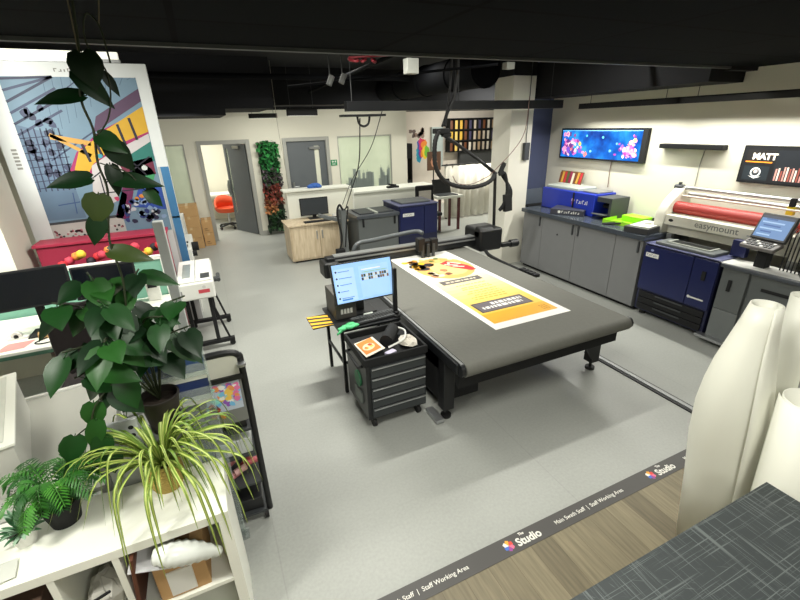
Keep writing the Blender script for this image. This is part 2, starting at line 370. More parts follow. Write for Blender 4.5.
MB().box(2.34, 2.58, 10.10, 10.15, 1.83, 1.88).build('door_closer', CHROME, f2)
MB().box(1.88, 1.92, 10.10, 10.15, .95, 1.12).tube([(1.90, 10.10, 1.03), (1.90, 10.08, 1.03), (2.02, 10.08, 1.03)], .01).build('handle', CHROME, f2)

# floor marking strip with its printed words
st = thing('floor_marking_strip', 'dark grey printed floor tape between grey vinyl and wood planks', 'floor tape', (1.5, 1.305, 0))
MB().box(-1.2, 3.7, 1.25, 1.36, 0, .002).build('tape', mat('charcoal_floor_tape', (72, 70, 68), .5, var=.03), st)
def strip_art():
    a = Art((0, 1.25, .0021), (1, 0, 0), (0, 1, 0)); W = c((232, 230, 222)); cols = [c(q) for q in ((220, 70, 60), (240, 170, 60), (250, 240, 230), (70, 110, 200), (150, 70, 150), (230, 110, 140))]
    for x in (-.02 - 1.22, -.02, 1.20, 2.42):
        for i in range(6):
            t = i * math.pi / 3; a.poly([(x + .034, .055), (x + .034 + .032 * math.cos(t), .055 + .032 * math.sin(t)), (x + .034 + .036 * math.cos(t + .55), .055 + .036 * math.sin(t + .55)), (x + .034 + .026 * math.cos(t + 1.04), .055 + .026 * math.sin(t + 1.04))], cols[i])
        a.text('Studio', x + .088, .026, .068, W, .0022); a.text('The', x + .13, .082, .024, W, .001)
        if x + .4 < 3.4: a.text('Main Swath Staff  |  Staff Working Area', x + .385, .042, .037, W, .0003, sx=1.0)
    return a
strip_art().build('printed_lettering', st)

# ================================================================== CAMERA AND LIGHT
cam = bpy.data.cameras.new('camera'); co = bpy.data.objects.new('camera', cam); COL.objects.link(co); sc.camera = co
FPX, PIT, YAW, ROL = 417.755, R(22.794), R(24.0168), R(1.6567)
fw = Vector((math.sin(YAW) * math.cos(PIT), math.cos(YAW) * math.cos(PIT), -math.sin(PIT))); rt = Vector((math.cos(YAW), -math.sin(YAW), 0)); dn = fw.cross(rt)
r2 = rt * math.cos(ROL) + dn * math.sin(ROL); d2 = -rt * math.sin(ROL) + dn * math.cos(ROL)
M3 = Matrix((r2, -d2, -fw)).transposed(); co.matrix_world = Matrix.Translation((0, 0, 2.3)) @ M3.to_4x4()
cam.sensor_width = 36; cam.lens = FPX / 800 * 36; cam.clip_start = .02
def area(name, loc, sx, sy, w, col=(1, .985, .895), rot=(0, 0, 0), spread=160):
    la = bpy.data.lights.new(name, 'AREA'); la.shape = 'RECTANGLE'; la.size = sx; la.size_y = sy; la.energy = w; la.color = col; la.spread = R(spread)
    o = bpy.data.objects.new(name, la); COL.objects.link(o); o.location = loc; o.rotation_euler = [R(q) for q in rot]; return o
KW = 1.0
WARM = (1, .985, .87)
area('unseen_ceiling_light', (.9, 6.4, 3.3), 1.8, .12, 26 * KW)  # unseen lights added high in the void to light the room; no battens built
area('unseen_ceiling_light', (2.7, 6.8, 3.3), 1.8, .12, 44 * KW)
area('unseen_ceiling_light', (1.1, 4.0, 3.3), 1.2, .12, 108 * KW)
area('unseen_ceiling_light', (3.6, 3.9, 3.3), 1.5, .12, 42 * KW)
area('unseen_ceiling_light', (-2.0, 3.4, 3.2), 1.0, .12, 62 * KW, rot=(52, 0, 0), spread=110)  # tilted extra light, added to brighten the left pillar
area('unseen_ceiling_light', (7.0, 8.8, 3.3), 1.8, .12, 120 * KW)
area('wall_track_light', (5.17, 4.3, 2.42), .04, 1.4, 30 * KW, rot=(0, 14, 0))
area('wall_track_light', (5.17, 2.8, 2.42), .04, 1.4, 30 * KW, rot=(0, 14, 0))
area('pendant_light', (1.97, 8.8, 2.50), .55, .05, 9 * KW, rot=(38, 0, 0)); area('pendant_light', (1.26, 9.0, 2.47), .4, .05, 8 * KW, rot=(30, 0, 0))
area('pendant_light', (3.6, 8.6, 2.6), 1.2, .05, 15 * KW, rot=(38, 0, 0)); area('pendant_light', (-.4, 8.0, 2.46), 1.0, .05, 14 * KW, rot=(38, 0, 0))  # both unseen, added to brighten the back wall; no pendants hang here
area('recess_fill_light', (6.9, 9.9, 2.55), 1.4, .06, 26 * KW, rot=(42, 0, 0)); area('meeting_room_light', (-.2, 11.5, 2.58), 1.6, .8, 62 * KW); area('meeting_room_light', (3.2, 11.5, 2.58), 1.6, .8, 90 * KW)  # recess light is an unseen addition that brightens the sample rack
area('near_fill_light', (.7, -1.3, 2.75), 1.1, .55, 66 * KW); area('near_fill_light', (.9, 1.1, 2.75), 1.1, .55, 38 * KW); area('near_fill_light', (3.4, .4, 2.75), 1.1, .55, 12 * KW); area('near_fill_light', (-1.3, .9, 2.75), .6, .3, 44 * KW)  # unseen fill lights added to brighten the foreground; no panels fitted
w = bpy.data.worlds.new('world'); sc.world = w; w.use_nodes = True; w.node_tree.nodes['Background'].inputs[0].default_value = (.02, .022, .03, 1); w.node_tree.nodes['Background'].inputs[1].default_value = 1
sc.view_settings.view_transform = 'Standard'; sc.view_settings.look = 'None'; sc.view_settings.gamma = 1; sc.view_settings.use_curve_mapping = False; sc.view_settings.exposure = 0.0

# ================================================================== FLATBED CUTTER
BELT = mat('grey_felt_belt', (103, 103, 97), .85, var=.05, scale=30, bump=.15)
cu = thing('flatbed_cutter', 'large black flatbed cutting table with grey felt bed and gantry', 'cutting table', (2.35, 3.6, 0))
b = MB(); prof = []; cy, cz, rr = 2.245, .602, .058
for i in range(11):
    a = math.pi * .5 + math.pi * i / 10; prof.append((cy + rr * math.cos(a), cz + rr * math.sin(a)))
prof += [(5.3, .544), (5.3, .66)]
b.prism([(1.5, y, z) for y, z in prof], (1.72, 0, 0)); b.build('felt_bed', BELT, cu, smooth='auto')
MB().box(1.5, 3.2, 2.30, 2.35, .40, .543).build('front_apron', MATTE, cu)
MB().prism([(3.12, 2.44, .42), (3.12, 2.44, .14), (2.92, 2.44, .42)], (0, .03, 0)).build('gusset', BLACK, cu)
MB().box(1.455, 1.498, 2.26, 5.3, .56, .645).build('side_rail', SATIN, cu, bev=.008)
MB().box(3.222, 3.26, 2.26, 5.3, .56, .640).build('side_rail', SATIN, cu, bev=.008)
MB().box(1.475, 1.498, 2.24, 5.3, .648, .656).build('rail_strip', GREYM, cu)
for x in (1.482, 3.238):
    MB().tube([(x - .016, 2.25, .602), (x + .016, 2.25, .602)], .053, 18).build('roller_cap', SATIN, cu, smooth='auto')
MB().box(1.5, 3.2, 2.46, 2.56, .34, .53).box(1.5, 3.2, 4.95, 5.05, .34, .53).box(1.5, 1.58, 2.5, 5, .4, .53).box(3.12, 3.2, 2.5, 5, .4, .53).build('under_frame', BLACK, cu)
for x in (1.46, 3.12):
    for y in (2.45, 4.95):
        lg = MB().box(x, x + .1, y, y + .1, .09, .56).build('leg', BLACK, cu, bev=.006)
        MB().cyl((x + .05, y + .05, .0), (x + .05, y + .05, .025), .045).cyl((x + .05, y + .05, .02), (x + .05, y + .05, .1), .014).build('levelling_foot', RUBBER, lg)
MB().box(1.50, 1.88, 2.565, 3.3, .09, .54).build('vacuum_unit', MATTE, cu, bev=.01)
MB().box(1.38, 1.45, 2.42, 2.62, .012, .045).build('floor_bracket', CHROME, cu, bev=.004)
MB().tube([(2.55, 2.78, .31), (3.1, 2.78, .31)], .09, 18).tube([(2.5, 2.78, .31), (2.56, 2.78, .31)], .06, 14).build('core_tube', MATTE, cu, smooth='auto')
MB().box(1.95, 2.5, 2.72, 2.9, .32, .40).build('duct_box', MATTE, cu)
# gantry
g = MB().box(1.2, 3.5, 4.86, 5.0, .68, .80); g.build('gantry_beam', SATIN, cu, bev=.012)
MB().box(1.3, 3.45, 4.852, 4.86, .755, .775).box(1.3, 3.45, 4.87, 4.99, .80, .812).build('guide_rail', GREYM, cu)
MB().box(1.14, 1.34, 4.8, 5.06, .56, .76).build('gantry_end', BLACK, cu, bev=.03)
MB().box(3.36, 3.74, 4.72, 5.15, .60, .92).tube([(3.36, 4.82, .86), (3.60, 4.82, .86)], .1, 18).build('drive_housing', BLACK, cu, bev=.04)
MB().box(3.74, 3.98, 4.72, 4.8, .62, .68).tube([(3.9, 4.76, .65), (4.04, 4.76, .65)], .055, 14).build('drive_arm', BLACK, cu, bev=.01)
tl = MB().box(2.42, 2.66, 4.74, 4.86, .70, .88); tl.box(2.38, 2.48, 4.70, 4.80, .76, .93).box(2.58, 2.68, 4.71, 4.80, .74, .9)
tl.build('tool_carriage', BLACK, cu, bev=.012)
t2 = MB()
for x in (2.45, 2.53, 2.61): t2.cyl((x, 4.72, .67), (x, 4.72, .84), .022, n=12)
t2.build('tool_holder', DKGREY, cu, smooth='auto')
MB().tube(spline([(1.62, 5.1, .7), (1.64, 5.1, .82), (1.72, 5.1, .88), (1.9, 5.1, .89), (2.5, 5.1, .93), (2.6, 5.0, .92)]), .03, 10).build('guard_tube', mat('grey_guard_tube', (92, 96, 98), .4, .3), cu, smooth=True)
ch = MB().tube(spline([(3.34, 3.6, .6), (3.36, 4.2, .6), (3.40, 4.55, .60), (3.44, 4.70, .62)]), .024, 8)
for i in range(5): ch.box(3.31, 3.39, 3.55 + i * .06, 3.59 + i * .06, .60, .64)
ch.build('cable_chain', RUBBER, cu, smooth='auto')
MB().cyl((3.72, 4.92, .9), (3.69, 4.92, 1.66), .022, n=12).build('cable_pole', BLACK, cu, smooth='auto')
MB().tube([(3.69, 4.92, 1.64), (3.4, 4.92, 1.84), (3.1, 4.92, 2.02), (2.8, 4.92, 2.2)], .024, 10).build('boom_strut', SATIN, cu, smooth=True)
loop = spline([(2.78, 4.9, 2.22), (2.73, 4.9, 2.1), (2.72, 4.9, 1.95), (2.74, 4.9, 1.78), (2.84, 4.9, 1.63), (3.0, 4.9, 1.54), (3.22, 4.9, 1.49), (3.46, 4.9, 1.5), (3.62, 4.9, 1.56), (3.69, 4.92, 1.65)], 7)
h = MB().tube(loop, [.027 + .004 * (i % 2) for i in range(len(loop))], 10); h.build('vacuum_hose', RUBBER, cu, smooth=True)
MB().box(2.72, 2.92, 4.88, 4.96, 2.18, 2.24).box(2.84, 2.96, 4.89, 4.95, 2.14, 2.19).build('boom_bracket', BLACK, cu, bev=.006)
MB().tube(spline([(2.88, 4.92, 2.26), (2.90, 4.92, 2.4), (3.0, 4.92, 2.6), (3.04, 4.92, 2.9), (3.04, 4.92, 3.38)]), .022, 8).tube(spline([(2.84, 4.92, 2.26), (2.92, 4.95, 2.44), (2.96, 4.95, 2.7), (2.98, 4.92, 3.38)]), .015, 8).build('ceiling_hose', RUBBER, cu, smooth=True)
bd = MB()
for k in range(5): bd.tube(spline([(3.76 + .02 * k, 4.92, 1.62 + .03 * k), (3.86, 4.92 + .02 * k, 1.62), (3.90 + .015 * k, 4.9, 1.4), (3.86 + .02 * k, 4.9, 1.22), (3.80, 4.92, 1.12)]), .022, 7)
bd.obox((3.80, 4.92, 1.70), (.05, .04, .16), (0, 25, 0)).obox((3.92, 4.9, 1.22), (.12, .06, .24), (0, -6, 0)); bd.build('cable_bundle', MATTE, cu, smooth='auto')
MB().tube(spline([(2.98, 4.88, 1.66), (3.06, 4.88, 1.56), (3.25, 4.88, 1.53), (3.45, 4.88, 1.58), (3.66, 4.9, 1.68), (4.1, 4.9, 2.1), (4.42, 5.2, 2.62)]), .005, 6).build('coiled_lead', c((120, 92, 84)), cu, smooth=True)

# the print lying on the bed
def big_print():
    a = Art((2.035, 2.575, .6605), (1, 0, 0), (0, 1, 0)); W = c((236, 234, 228), .5); Yl = c((236, 190, 52), .5); AM = c((226, 166, 44), .5); PY = c((240, 214, 128), .5); DK = c((92, 88, 88), .5)
    a.rect(0, 0, .85, 2.30, W); a.L = 2
    n = 14
    for i in range(n):  # yellow fades to cream toward the picture
        t = i / (n - 1); q = [int(p + (r - p) * t) for p, r in zip((234, 184, 56), (238, 226, 186))]
        a.rect(.06, .10 + i * 1.2 / n, .79, .10 + (i + 1) * 1.2 / n, c(tuple(q), .5))
    a.rect(.06, 1.3, .79, 2.16, c((234, 226, 204), .5)); a.L = 3
    a.rect(.06, .10, .79, .30, AM)
    a.rect(.10, .33, .70, .55, c((64, 60, 58), .5)); a.rect(.14, 1.12, .66, 1.24, DK); a.L = 4
    a.rect(.115, .345, .685, .535, c((104, 98, 104), .5)); a.L = 5
    def words(u0, u1, v, h, m):
        u = u0
        while u < u1:
            wd = rnd.uniform(.02, .07); a.rect(u, v, min(u + wd, u1), v + h, m); u += wd + .014
    words(.30, .66, .46, .05, W); words(.16, .62, .39, .05, W); words(.2, .6, 1.16, .035, c((210, 200, 180)))
    for v in (.62, .67, .72, .78, .83, .90, .95, 1.03): words(.2 + rnd.random() * .1, .62, v, .016, c((206, 160, 44), .5))
    for i in range(9): a.rect(.66 + (i % 3) * .03, .14 + (i // 3) * .035, .68 + (i % 3) * .03, .165 + (i // 3) * .035, c((196, 140, 24), .5))
    # food picture: dark plate with yellow wedges on the left, red shellfish on the right
    a.L = 4; a.circ(.46, 1.66, .36, c((226, 170, 96), .5), 22, .40); a.L = 5
    a.circ(.50, 1.62, .22, c((238, 196, 130), .5), 18, .26)
    for i in range(7): a.blob(.14 + rnd.random() * .2, 1.72 + rnd.random() * .34, .09, c((42, 36, 38), .5), j=.3)
    a.L = 6
    for i in range(9): a.blob(.09 + rnd.random() * .2, 1.64 + rnd.random() * .44, .055, c(((238, 190, 30), (222, 150, 40))[i % 2], .5))
    for i in range(7): a.blob(.20 + rnd.random() * .28, 1.38 + rnd.random() * .2, .06, c(((226, 208, 180), (170, 120, 80), (120, 70, 50))[i % 3], .5))
    a.poly([(.48, 1.82), (.56, 1.62), (.70, 1.42), (.78, 1.44), (.76, 1.62), (.62, 1.88)], c((196, 38, 44), .5)); a.L = 7
    for p, q in (((.52, 1.76), (.66, 1.66)), ((.58, 1.66), (.70, 1.58)), ((.60, 1.84), (.72, 1.7)), ((.55, 1.70), (.62, 1.84))): a.line(p, q, .03, c((238, 226, 214), .5))
    for i in range(5): a.blob(.34 + rnd.random() * .4, 1.92 + rnd.random() * .18, .05, c(((232, 206, 120), (90, 120, 50), (240, 236, 226))[i % 3], .5))
    return a
tag(big_print().build('printed_poster'), 'yellow and white food poster print lying on the grey cutting bed', 'poster')
# origin of a flat mesh at its own place
cb = MB().box(1.92, 2.5, 2.84, 3.1, .0, .05).build('cardboard_sheet', CARD, None, bev=.004, loc=(2.2, 2.95, 0)); tag(cb, 'flat brown cardboard offcut on the floor under the cutting table', 'cardboard')
fr = MB().box(3.36, 3.45, .2, 2.75, 0, .012, SATIN).box(3.385, 3.425, .2, 2.75, .012, .02, GREYM)
tag(fr.build('floor_cable_cover', SATIN, loc=(3.4, 1.5, 0)), 'long thin dark cable cover strip running across the grey floor', 'cable cover')

# ------------------------------------------------------------------ tool trolley in front of the cutter
tr = thing('tool_trolley', 'black five drawer tool trolley on castors beside the cutting table', 'trolley', (1.12, 2.85, 0))
TB = mat('trolley_black', (24, 26, 28), .4, var=.06)
MB().box(.86, 1.38, 2.61, 3.1, .10, .60).build('body', TB, tr, bev=.006)
MB().box(.85, 1.39, 2.60, 2.62, .60, .665).box(.85, 1.39, 3.09, 3.11, .60, .665).box(.85, .87, 2.62, 3.09, .60, .665).box(1.37, 1.39, 2.62, 3.09, .60, .665).box(.87, 1.37, 2.62, 3.09, .60, .615).build('top_tray', MATTE, tr, bev=.004)
for i in range(5):
    z = .125 + i * .0935
    d = MB().box(.895, 1.365, 2.592, 2.612, z, z + .086).build('drawer', mat('drawer_front_grey', (50, 54, 56), .45, var=.05), tr, bev=.003)
    MB().box(.90, 1.36, 2.578, 2.594, z + .074, z + .086).build('handle', CHROME, d, bev=.002)
MB().tube([(.87, 2.70, .56), (.83, 2.70, .56), (.83, 3.0, .56), (.87, 3.0, .56)], .012, 8).build('push_handle', BLACK, tr, smooth=True)
for x in (.92, 1.32):
    for y in (2.66, 3.04):
        cs = MB().cyl((x - .014, y, .042), (x + .014, y, .042), .042, n=18).build('castor', RUBBER, tr, smooth='auto')
        MB().box(x - .02, x + .02, y - .02, y + .02, .075, .10).build('fork', CHROME, cs)
MB().tube([(.846, 2.80, .40), (.862, 2.80, .40)], .07, 18).build('tape_roll', c((38, 104, 66)), tr, smooth='auto')
MB().box(.845, .86, 2.72, 2.88, .20, .30).build('label_pocket', c((104, 110, 106)), tr)
def sheet(name, pts, m, label, cat, t=.004, art=None, group=None):
    ctr = sum((Vector(p) for p in pts), Vector()) / len(pts)
    o = MB().prism(pts, (0, 0, t)).build(name, m, loc=(ctr.x, ctr.y, pts[0][2])); tag(o, label, cat, group); return o
pc = thing('printed_card', 'orange food print card lying in the trolley top tray', 'card', (.99, 2.82, .615))
MB().prism([(.885, 2.65, .66), (1.07, 2.72, .66), (1.06, 2.98, .64), (.875, 2.93, .64)], (0, 0, .004)).build('card', c((232, 222, 206)), pc)
a = Art((.885, 2.66, .6645), (.185, .07, 0), (-.01, .24, -.018)); a.rect(.015, .02, .175, .25, c((226, 128, 48))); a.L = 3; a.circ(.09, .12, .06, c((238, 210, 170))); a.L = 4
for i in range(5): a.blob(.06 + .06 * rnd.random(), .09 + .07 * rnd.random(), .022, c(((206, 60, 40), (240, 190, 60))[i % 2]))
a.build('picture', pc)
rl = MB().tube([(1.12, 2.82, .66), (1.26, 3.0, .66)], .055, 18, MATTE).tube(spline([(1.10, 2.72, .66), (1.24, 2.74, .69), (1.31, 2.86, .70), (1.30, 3.0, .67)]), .008, 6, WPLAS).build('film_roll', MATTE, loc=(1.19, 2.9, .615), smooth='auto'); tag(rl, 'dark roll of film in the trolley tray between card and bag', 'roll')
bg = MB(); bg.ball((1.29, 2.76, .655), .075, .10, .03, 12)
for v in bg.v: v += Vector((rnd.uniform(-.012, .012), rnd.uniform(-.012, .012), rnd.uniform(-.008, .012)))
tag(bg.build('clear_bag', c((206, 200, 188), .3), loc=(1.29, 2.76, .62)), 'crumpled clear plastic bag in right corner of the trolley tray', 'bag')
tag(MB().obox((1.10, 2.68, .63), (.09, .05, .03), (0, 0, 20)).build('paper_tag', c((206, 200, 224)), loc=(1.10, 2.68, .615), bev=.004), 'small lilac paper tag at the front of trolley tray', 'tag')

# ------------------------------------------------------------------ controller table, monitor, keyboard
ct = thing('controller_table', 'small black steel table behind the tool trolley', 'table', (1.16, 3.45, 0))
MB().box(.83, 1.42, 3.18, 3.75, .635, .66).build('table_top', SATIN, ct, bev=.005)
for x in (.85, 1.385):
    for y in (3.2, 3.71): MB().box(x, x + .028, y, y + .028, 0, .635).build('leg', BLACK, ct)
MB().box(.85, 1.41, 3.205, 3.22, .3, .325).box(.852, .87, 3.2, 3.72, .3, .325).build('stretcher', BLACK, ct)
MB().box(1.385, 1.42, 3.24, 3.28, .66, 1.12).build('upright_post', BLACK, ct, bev=.004)
mo = thing('monitor', 'monitor showing a blue job list screen beside the yellow print', 'monitor', (1.14, 3.5, .66))
MT = Matrix.Translation((1.15, 3.35, 1.022)) @ Matrix.Rotation(R(5), 4, 'Z') @ Matrix.Rotation(R(1.5), 4, 'Y') @ Matrix.Rotation(R(-19), 4, 'X')
MB(MT).box(-.30, .30, 0, .03, -.182, .182).build('case', SATIN, mo, bev=.006)
def scr(T, w, h, y=-.0006):
    e = T.to_3x3(); return Art(T @ Vector((-w / 2, y, -h / 2)), e @ Vector((1, 0, 0)), e @ Vector((0, 0, 1)))
a = scr(MT, .575, .34); BL = c((150, 192, 232), .35, emit=.75); WH = c((232, 240, 246), .35, emit=.7); DK = c((34, 44, 60), .35, emit=.3); MBL = c((70, 130, 200), .35, emit=.6); GRN = c((150, 190, 150), .35, emit=.6)
a.rect(0, 0, .575, .34, BL); a.L = 2
a.rect(.012, .012, .20, .30, c((170, 204, 238), .35, emit=.75)); a.rect(.245, .02, .54, .30, c((160, 198, 236), .35, emit=.75)); a.L = 3
for i in range(5): a.circ(.03, .045 + i * .058, .009, DK, 10); a.rect(.05, .04 + i * .058, .05 + rnd.uniform(.07, .12), .047 + i * .058, c((110, 150, 200), .35, emit=.5))
a.rect(.05, .02, .15, .034, MBL); a.rect(.27, .262, .46, .27, WH); a.rect(.27, .238, .53, .246, GRN)
for r in range(2):
    for k in range(12): a.rect(.262 + k * .023, .17 + r * .03, .281 + k * .023, .195 + r * .03, c(((40, 52, 50), (220, 226, 220), (120, 96, 60), (60, 80, 60))[rnd.randrange(4)], .35, emit=.4))
a.build('screen', mo)
MB().box(1.1, 1.18, 3.5, 3.54, .67, 1.0).obox((1.14, 3.46, 1.0), (.1, .1, .1), (-19, 0, 0)).box(1.0, 1.28, 3.42, 3.62, .66, .672).build('stand', BLACK, mo, bev=.005)
kb = thing('keyboard', 'black keyboard on the small black table under the job monitor', 'keyboard', (1.2, 3.29, .66))
KT = Matrix.Translation((1.2, 3.285, .66)) @ Matrix.Rotation(R(3), 4, 'Z')
MB(KT).box(-.22, .22, -.075, .075, 0, .018).build('base', MATTE, kb, bev=.004)
k = MB(KT)
for i in range(5):
    for j in range(15): k.box(-.21 + j * .0283, -.185 + j * .0283, -.068 + i * .0275, -.044 + i * .0275, .018, .025)
k.build('keys', DKGREY, kb)
tag(MB().lathe([(.0, 0), (.032, 0), (.03, .02), (.018, .03), (.022, .05), (.0, .055)], (1.40, 3.22, .66), 18).build('control_knob', RUBBER, loc=(1.40, 3.22, .66), smooth='auto'), 'small black joystick knob at keyboard right end', 'control')
pcx = thing('desktop_computer', 'dark grey desktop computer box standing behind the job monitor', 'computer', (.95, 3.6, .66))
MB().box(.87, 1.07, 3.40, 3.72, .66, .90).build('case', mat('brushed_grey_case', (84, 82, 78), .5, .2), pcx, bev=.008)
a = Art((.90, 3.398, .68), (1, 0, 0), (0, 0, 1)); [a.rect(.02 + i * .03, .03, .042 + i * .03, .08, WPLAS) for i in range(4)]; a.build('vents', pcx)
sheet('job_card', [(1.12, 3.36, .661), (1.2, 3.34, .661), (1.26, 3.48, .661), (1.18, 3.5, .661)], c((214, 222, 214)), 'small white and green card lying behind the keyboard', 'card')
hz = thing('hazard_board', 'yellow and black hazard striped board sticking out behind the trolley', 'hazard sign', (.72, 3.5, .45))
HT = Matrix.Translation((.76, 3.47, .645))
MB(HT).box(-.12, .12, -.13, .13, 0, .012).build('board', c((34, 32, 28)), hz)
a = Art(HT @ Vector((-.12, -.13, .0125)), (1, 0, 0), (0, 1, 0))
for i in range(4): a.poly([(0, .0 + i * .075), (0, .04 + i * .075 if i < 3 else .26), (.24, min(.26, -.01 + i * .075)), (.24, max(0, -.05 + i * .075))] if i else [(0, 0), (0, .04), (.2, 0)], c((232, 180, 36)))
a.build('stripes', hz); MB().box(.74, .84, 3.44, 3.5, .61, .645).build('bracket', BLACK, hz)
gv = MB()
for i, (dx, dy) in enumerate(((.0, 0), (.05, .02), (.08, -.01), (.03, -.04), (-.04, -.03))): gv.ball((.90 + dx, 3.21 + dy, .675 + .008 * (i % 2)), .045, .03, .016, 10)
gv.tube([(.88, 3.2, .672), (.84, 3.16, .665), (.80, 3.13, .655)], [.02, .014, .008], 8)
tag(gv.build('work_glove', c((88, 196, 130), .7), loc=(.9, 3.2, .66), smooth=True), 'crumpled green work glove on the corner of controller table', 'glove')

# ================================================================== RIGHT WALL: COUNTER AND CABINETS
def cabinet(y0, y1, doors, label):
    t = thing('base_cabinet', label, 'cabinet', (5.08, (y0 + y1) / 2, 0), 'grey base cabinets under the long worktop')
    MB().box(4.735, 5.46, y0 + .002, y1 - .002, .05, .925).build('carcass', CABG, t)
    MB().box(4.78, 5.40, y0 + .002, y1 - .002, 0, .05).build('plinth', MATTE, t)
    n = len(doors); w = (y1 - y0) / n
    for i, side in enumerate(doors):
        a = y0 + i * w + .003; e = y0 + (i + 1) * w - .003
        d = MB().box(4.712, 4.734, a, e, .06, .92).build('door', CABG, t, bev=.002)
        hy = a + .05 if side < 0 else e - .05
        MB().box(4.695, 4.713, hy - .012, hy + .012, .76, .90).build('handle', DKGREY, d, bev=.004)
        if side > 0 and n == 1 or (n == 2 and i == 1):
            MB().cyl((4.705, (a + e) / 2, .7), (4.713, (a + e) / 2, .7), .012, n=10).build('lock', MATTE, d, smooth='auto')
cabinet(5.0, 5.44, [-1], 'narrow single door grey cabinet nearest the white pillar')
cabinet(3.66, 5.0, [1, -1], 'wide double door grey cabinet in the middle of the worktop run')
cabinet(3.27, 3.66, [-1], 'narrow single door grey cabinet beside the navy press')
tag(MB().box(4.675, 5.495, 3.25, 5.47, .925, .985).build('worktop', WORKT, bev=.004, loc=(5.08, 4.36, .925)), 'long glossy dark grey worktop over the grey cabinets by the wall', 'worktop')

bp = thing('label_printer', 'royal blue box printer on the worktop under the reef television', 'printer', (5.2, 4.85, .985))
BLU = mat('royal_blue_panel', (30, 52, 168), .35, var=.04)
MB().box(5.02, 5.45, 4.35, 5.40, .985, 1.30).build('body', BLU, bp, bev=.012)
MB().box(5.0, 5.03, 4.72, 4.735, 1.0, 1.29).build('panel_gap', MATTE, bp)
MB().box(5.06, 5.44, 4.70, 5.36, 1.30, 1.345).build('lid', mat('pale_grey_lid', (176, 184, 176), .4), bp, bev=.01)
MB().box(5.10, 5.42, 4.38, 4.66, 1.30, 1.325).build('scanner_lid', GREYM, bp, bev=.01)
a = Art((5.0195, 4.70, 1.1), (0, -1, 0), (0, 0, 1)); a.circ(-.04, .08, .03, c((226, 190, 220))); a.rect(-.06, .01, -.02, .05, c((220, 90, 110))); glyphs(a, .03, .04, .22, .055, 6, WPLAS); a.build('maker_badge', bp)
fn = thing('paper_finisher', 'grey paper feeder box at right of the blue printer', 'printer', (5.2, 4.1, .985))
MB().box(5.05, 5.40, 4.08, 4.12, .985, 1.28).box(5.05, 5.40, 4.12, 4.33, 1.21, 1.28).box(5.30, 5.40, 4.12, 4.33, .985, 1.21).build('housing', DKGREY, fn, bev=.006)
MB().obox((5.12, 4.22, 1.03), (.34, .2, .015), (0, 10, 0)).build('feed_tray', PRGREY, fn)
MB().box(5.22, 5.30, 4.13, 4.32, 1.1, 1.20).cyl((5.2, 4.13, 1.14), (5.2, 4.32, 1.14), .03).build('rollers', MATTE, fn)
bk = thing('book_box', 'flat black box with white lettering at the front of worktop', 'box', (4.98, 4.75, .985))
BT = Matrix.Translation((4.96, 4.72, .985)) @ Matrix.Rotation(R(-60), 4, 'Z')
MB(BT).box(-.24, .24, -.17, .17, .0, .085).build('case', mat('charcoal_box', (50, 52, 64), .45), bk, bev=.004)
a = Art(BT @ Vector((-.24, -.1705, 0)), BT.to_3x3() @ Vector((1, 0, 0)), (0, 0, 1)); a.circ(.13, .045, .022, WPLAS, 12); glyphs(a, .165, .028, .26, .036, 8, WPLAS); a.build('lettering', bk)
# colour book
cbk = thing('swatch_stand', 'stand of colour sample cards on top of the blue printer', 'sample cards', (5.4, 5.2, 1.345))
MB().obox((5.38, 5.18, 1.44), (.02, .46, .19), (0, 14, 0)).build('backing', c((112, 84, 52)), cbk)
cc = MB(); r3 = random.Random(5)
for i in range(9): cc.obox((5.362 - .004 * (i % 2), 4.97 + i * .052, 1.44 + r3.uniform(-.01, .01)), (.006, .04, .17), (r3.uniform(-5, 5), 14, 0), c(((196, 50, 60), (214, 160, 70), (122, 70, 40), (236, 226, 206), (150, 40, 80), (90, 100, 60))[i % 6]))
cc.build('cards', None, cbk); MB().box(5.33, 5.42, 4.95, 5.4, 1.345, 1.352).build('base', WPLAS, cbk)
# lime trays, black paper tray
LIME = mat('lime_plastic', (150, 214, 40), .4, var=.04)
def tray(name, T, w, d, h, m, label, cat):
    b = MB(T).box(-w / 2, w / 2, -d / 2, d / 2, 0, .008)
    for q in ((-w / 2, -w / 2 + .008, -d / 2, d / 2), (w / 2 - .008, w / 2, -d / 2, d / 2), (-w / 2, w / 2, -d / 2, -d / 2 + .008), (-w / 2, w / 2, d / 2 - .008, d / 2)): b.box(*q, .008, h)
    l = T.translation
    return tag(b.build(name, m, loc=tuple(l)), label, cat)
tray('tray', Matrix.Translation((5.16, 3.80, .985)) @ Matrix.Rotation(R(8), 4, 'Z'), .5, .56, .05, LIME, 'wide shallow lime green tray on the worktop', 'tray')
tag(MB().box(5.16, 5.36, 3.66, 3.98, .997, 1.07).build('storage_box', LIME, loc=(5.24, 3.88, .997), bev=.008), 'small bright lime box sitting in the lime tray', 'box')
bt = thing('paper_tray', 'black paper tray at the worktop end beside the laminator', 'tray', (4.97, 3.44, .985))
TT = Matrix.Translation((4.97, 3.45, .985)) @ Matrix.Rotation(R(10), 4, 'Z')
MB(TT).box(-.27, .27, -.15, .15, 0, .075).build('tray_body', mat('tray_black', (46, 48, 52), .4), bt, bev=.006)
MB(TT).box(-.2, .2, -.12, .12, .076, .079).build('paper', c((206, 206, 196)), bt)
tag(MB().obox((5.0, 3.46, 1.078), (.1, .07, .02), (0, 0, 30)).build('eraser', WPLAS, loc=(5.0, 3.46, 1.064), bev=.006), 'small white block lying on paper in the black tray', 'block')
tag(MB().lathe([(0, 0), (.04, 0), (.04, .05), (.025, .07), (0, .07)], (5.38, 3.66, .985), 16).build('mouse_puck', MATTE, loc=(5.38, 3.66, .985), smooth='auto'), 'small black puck against the wall behind the lime tray', 'puck')
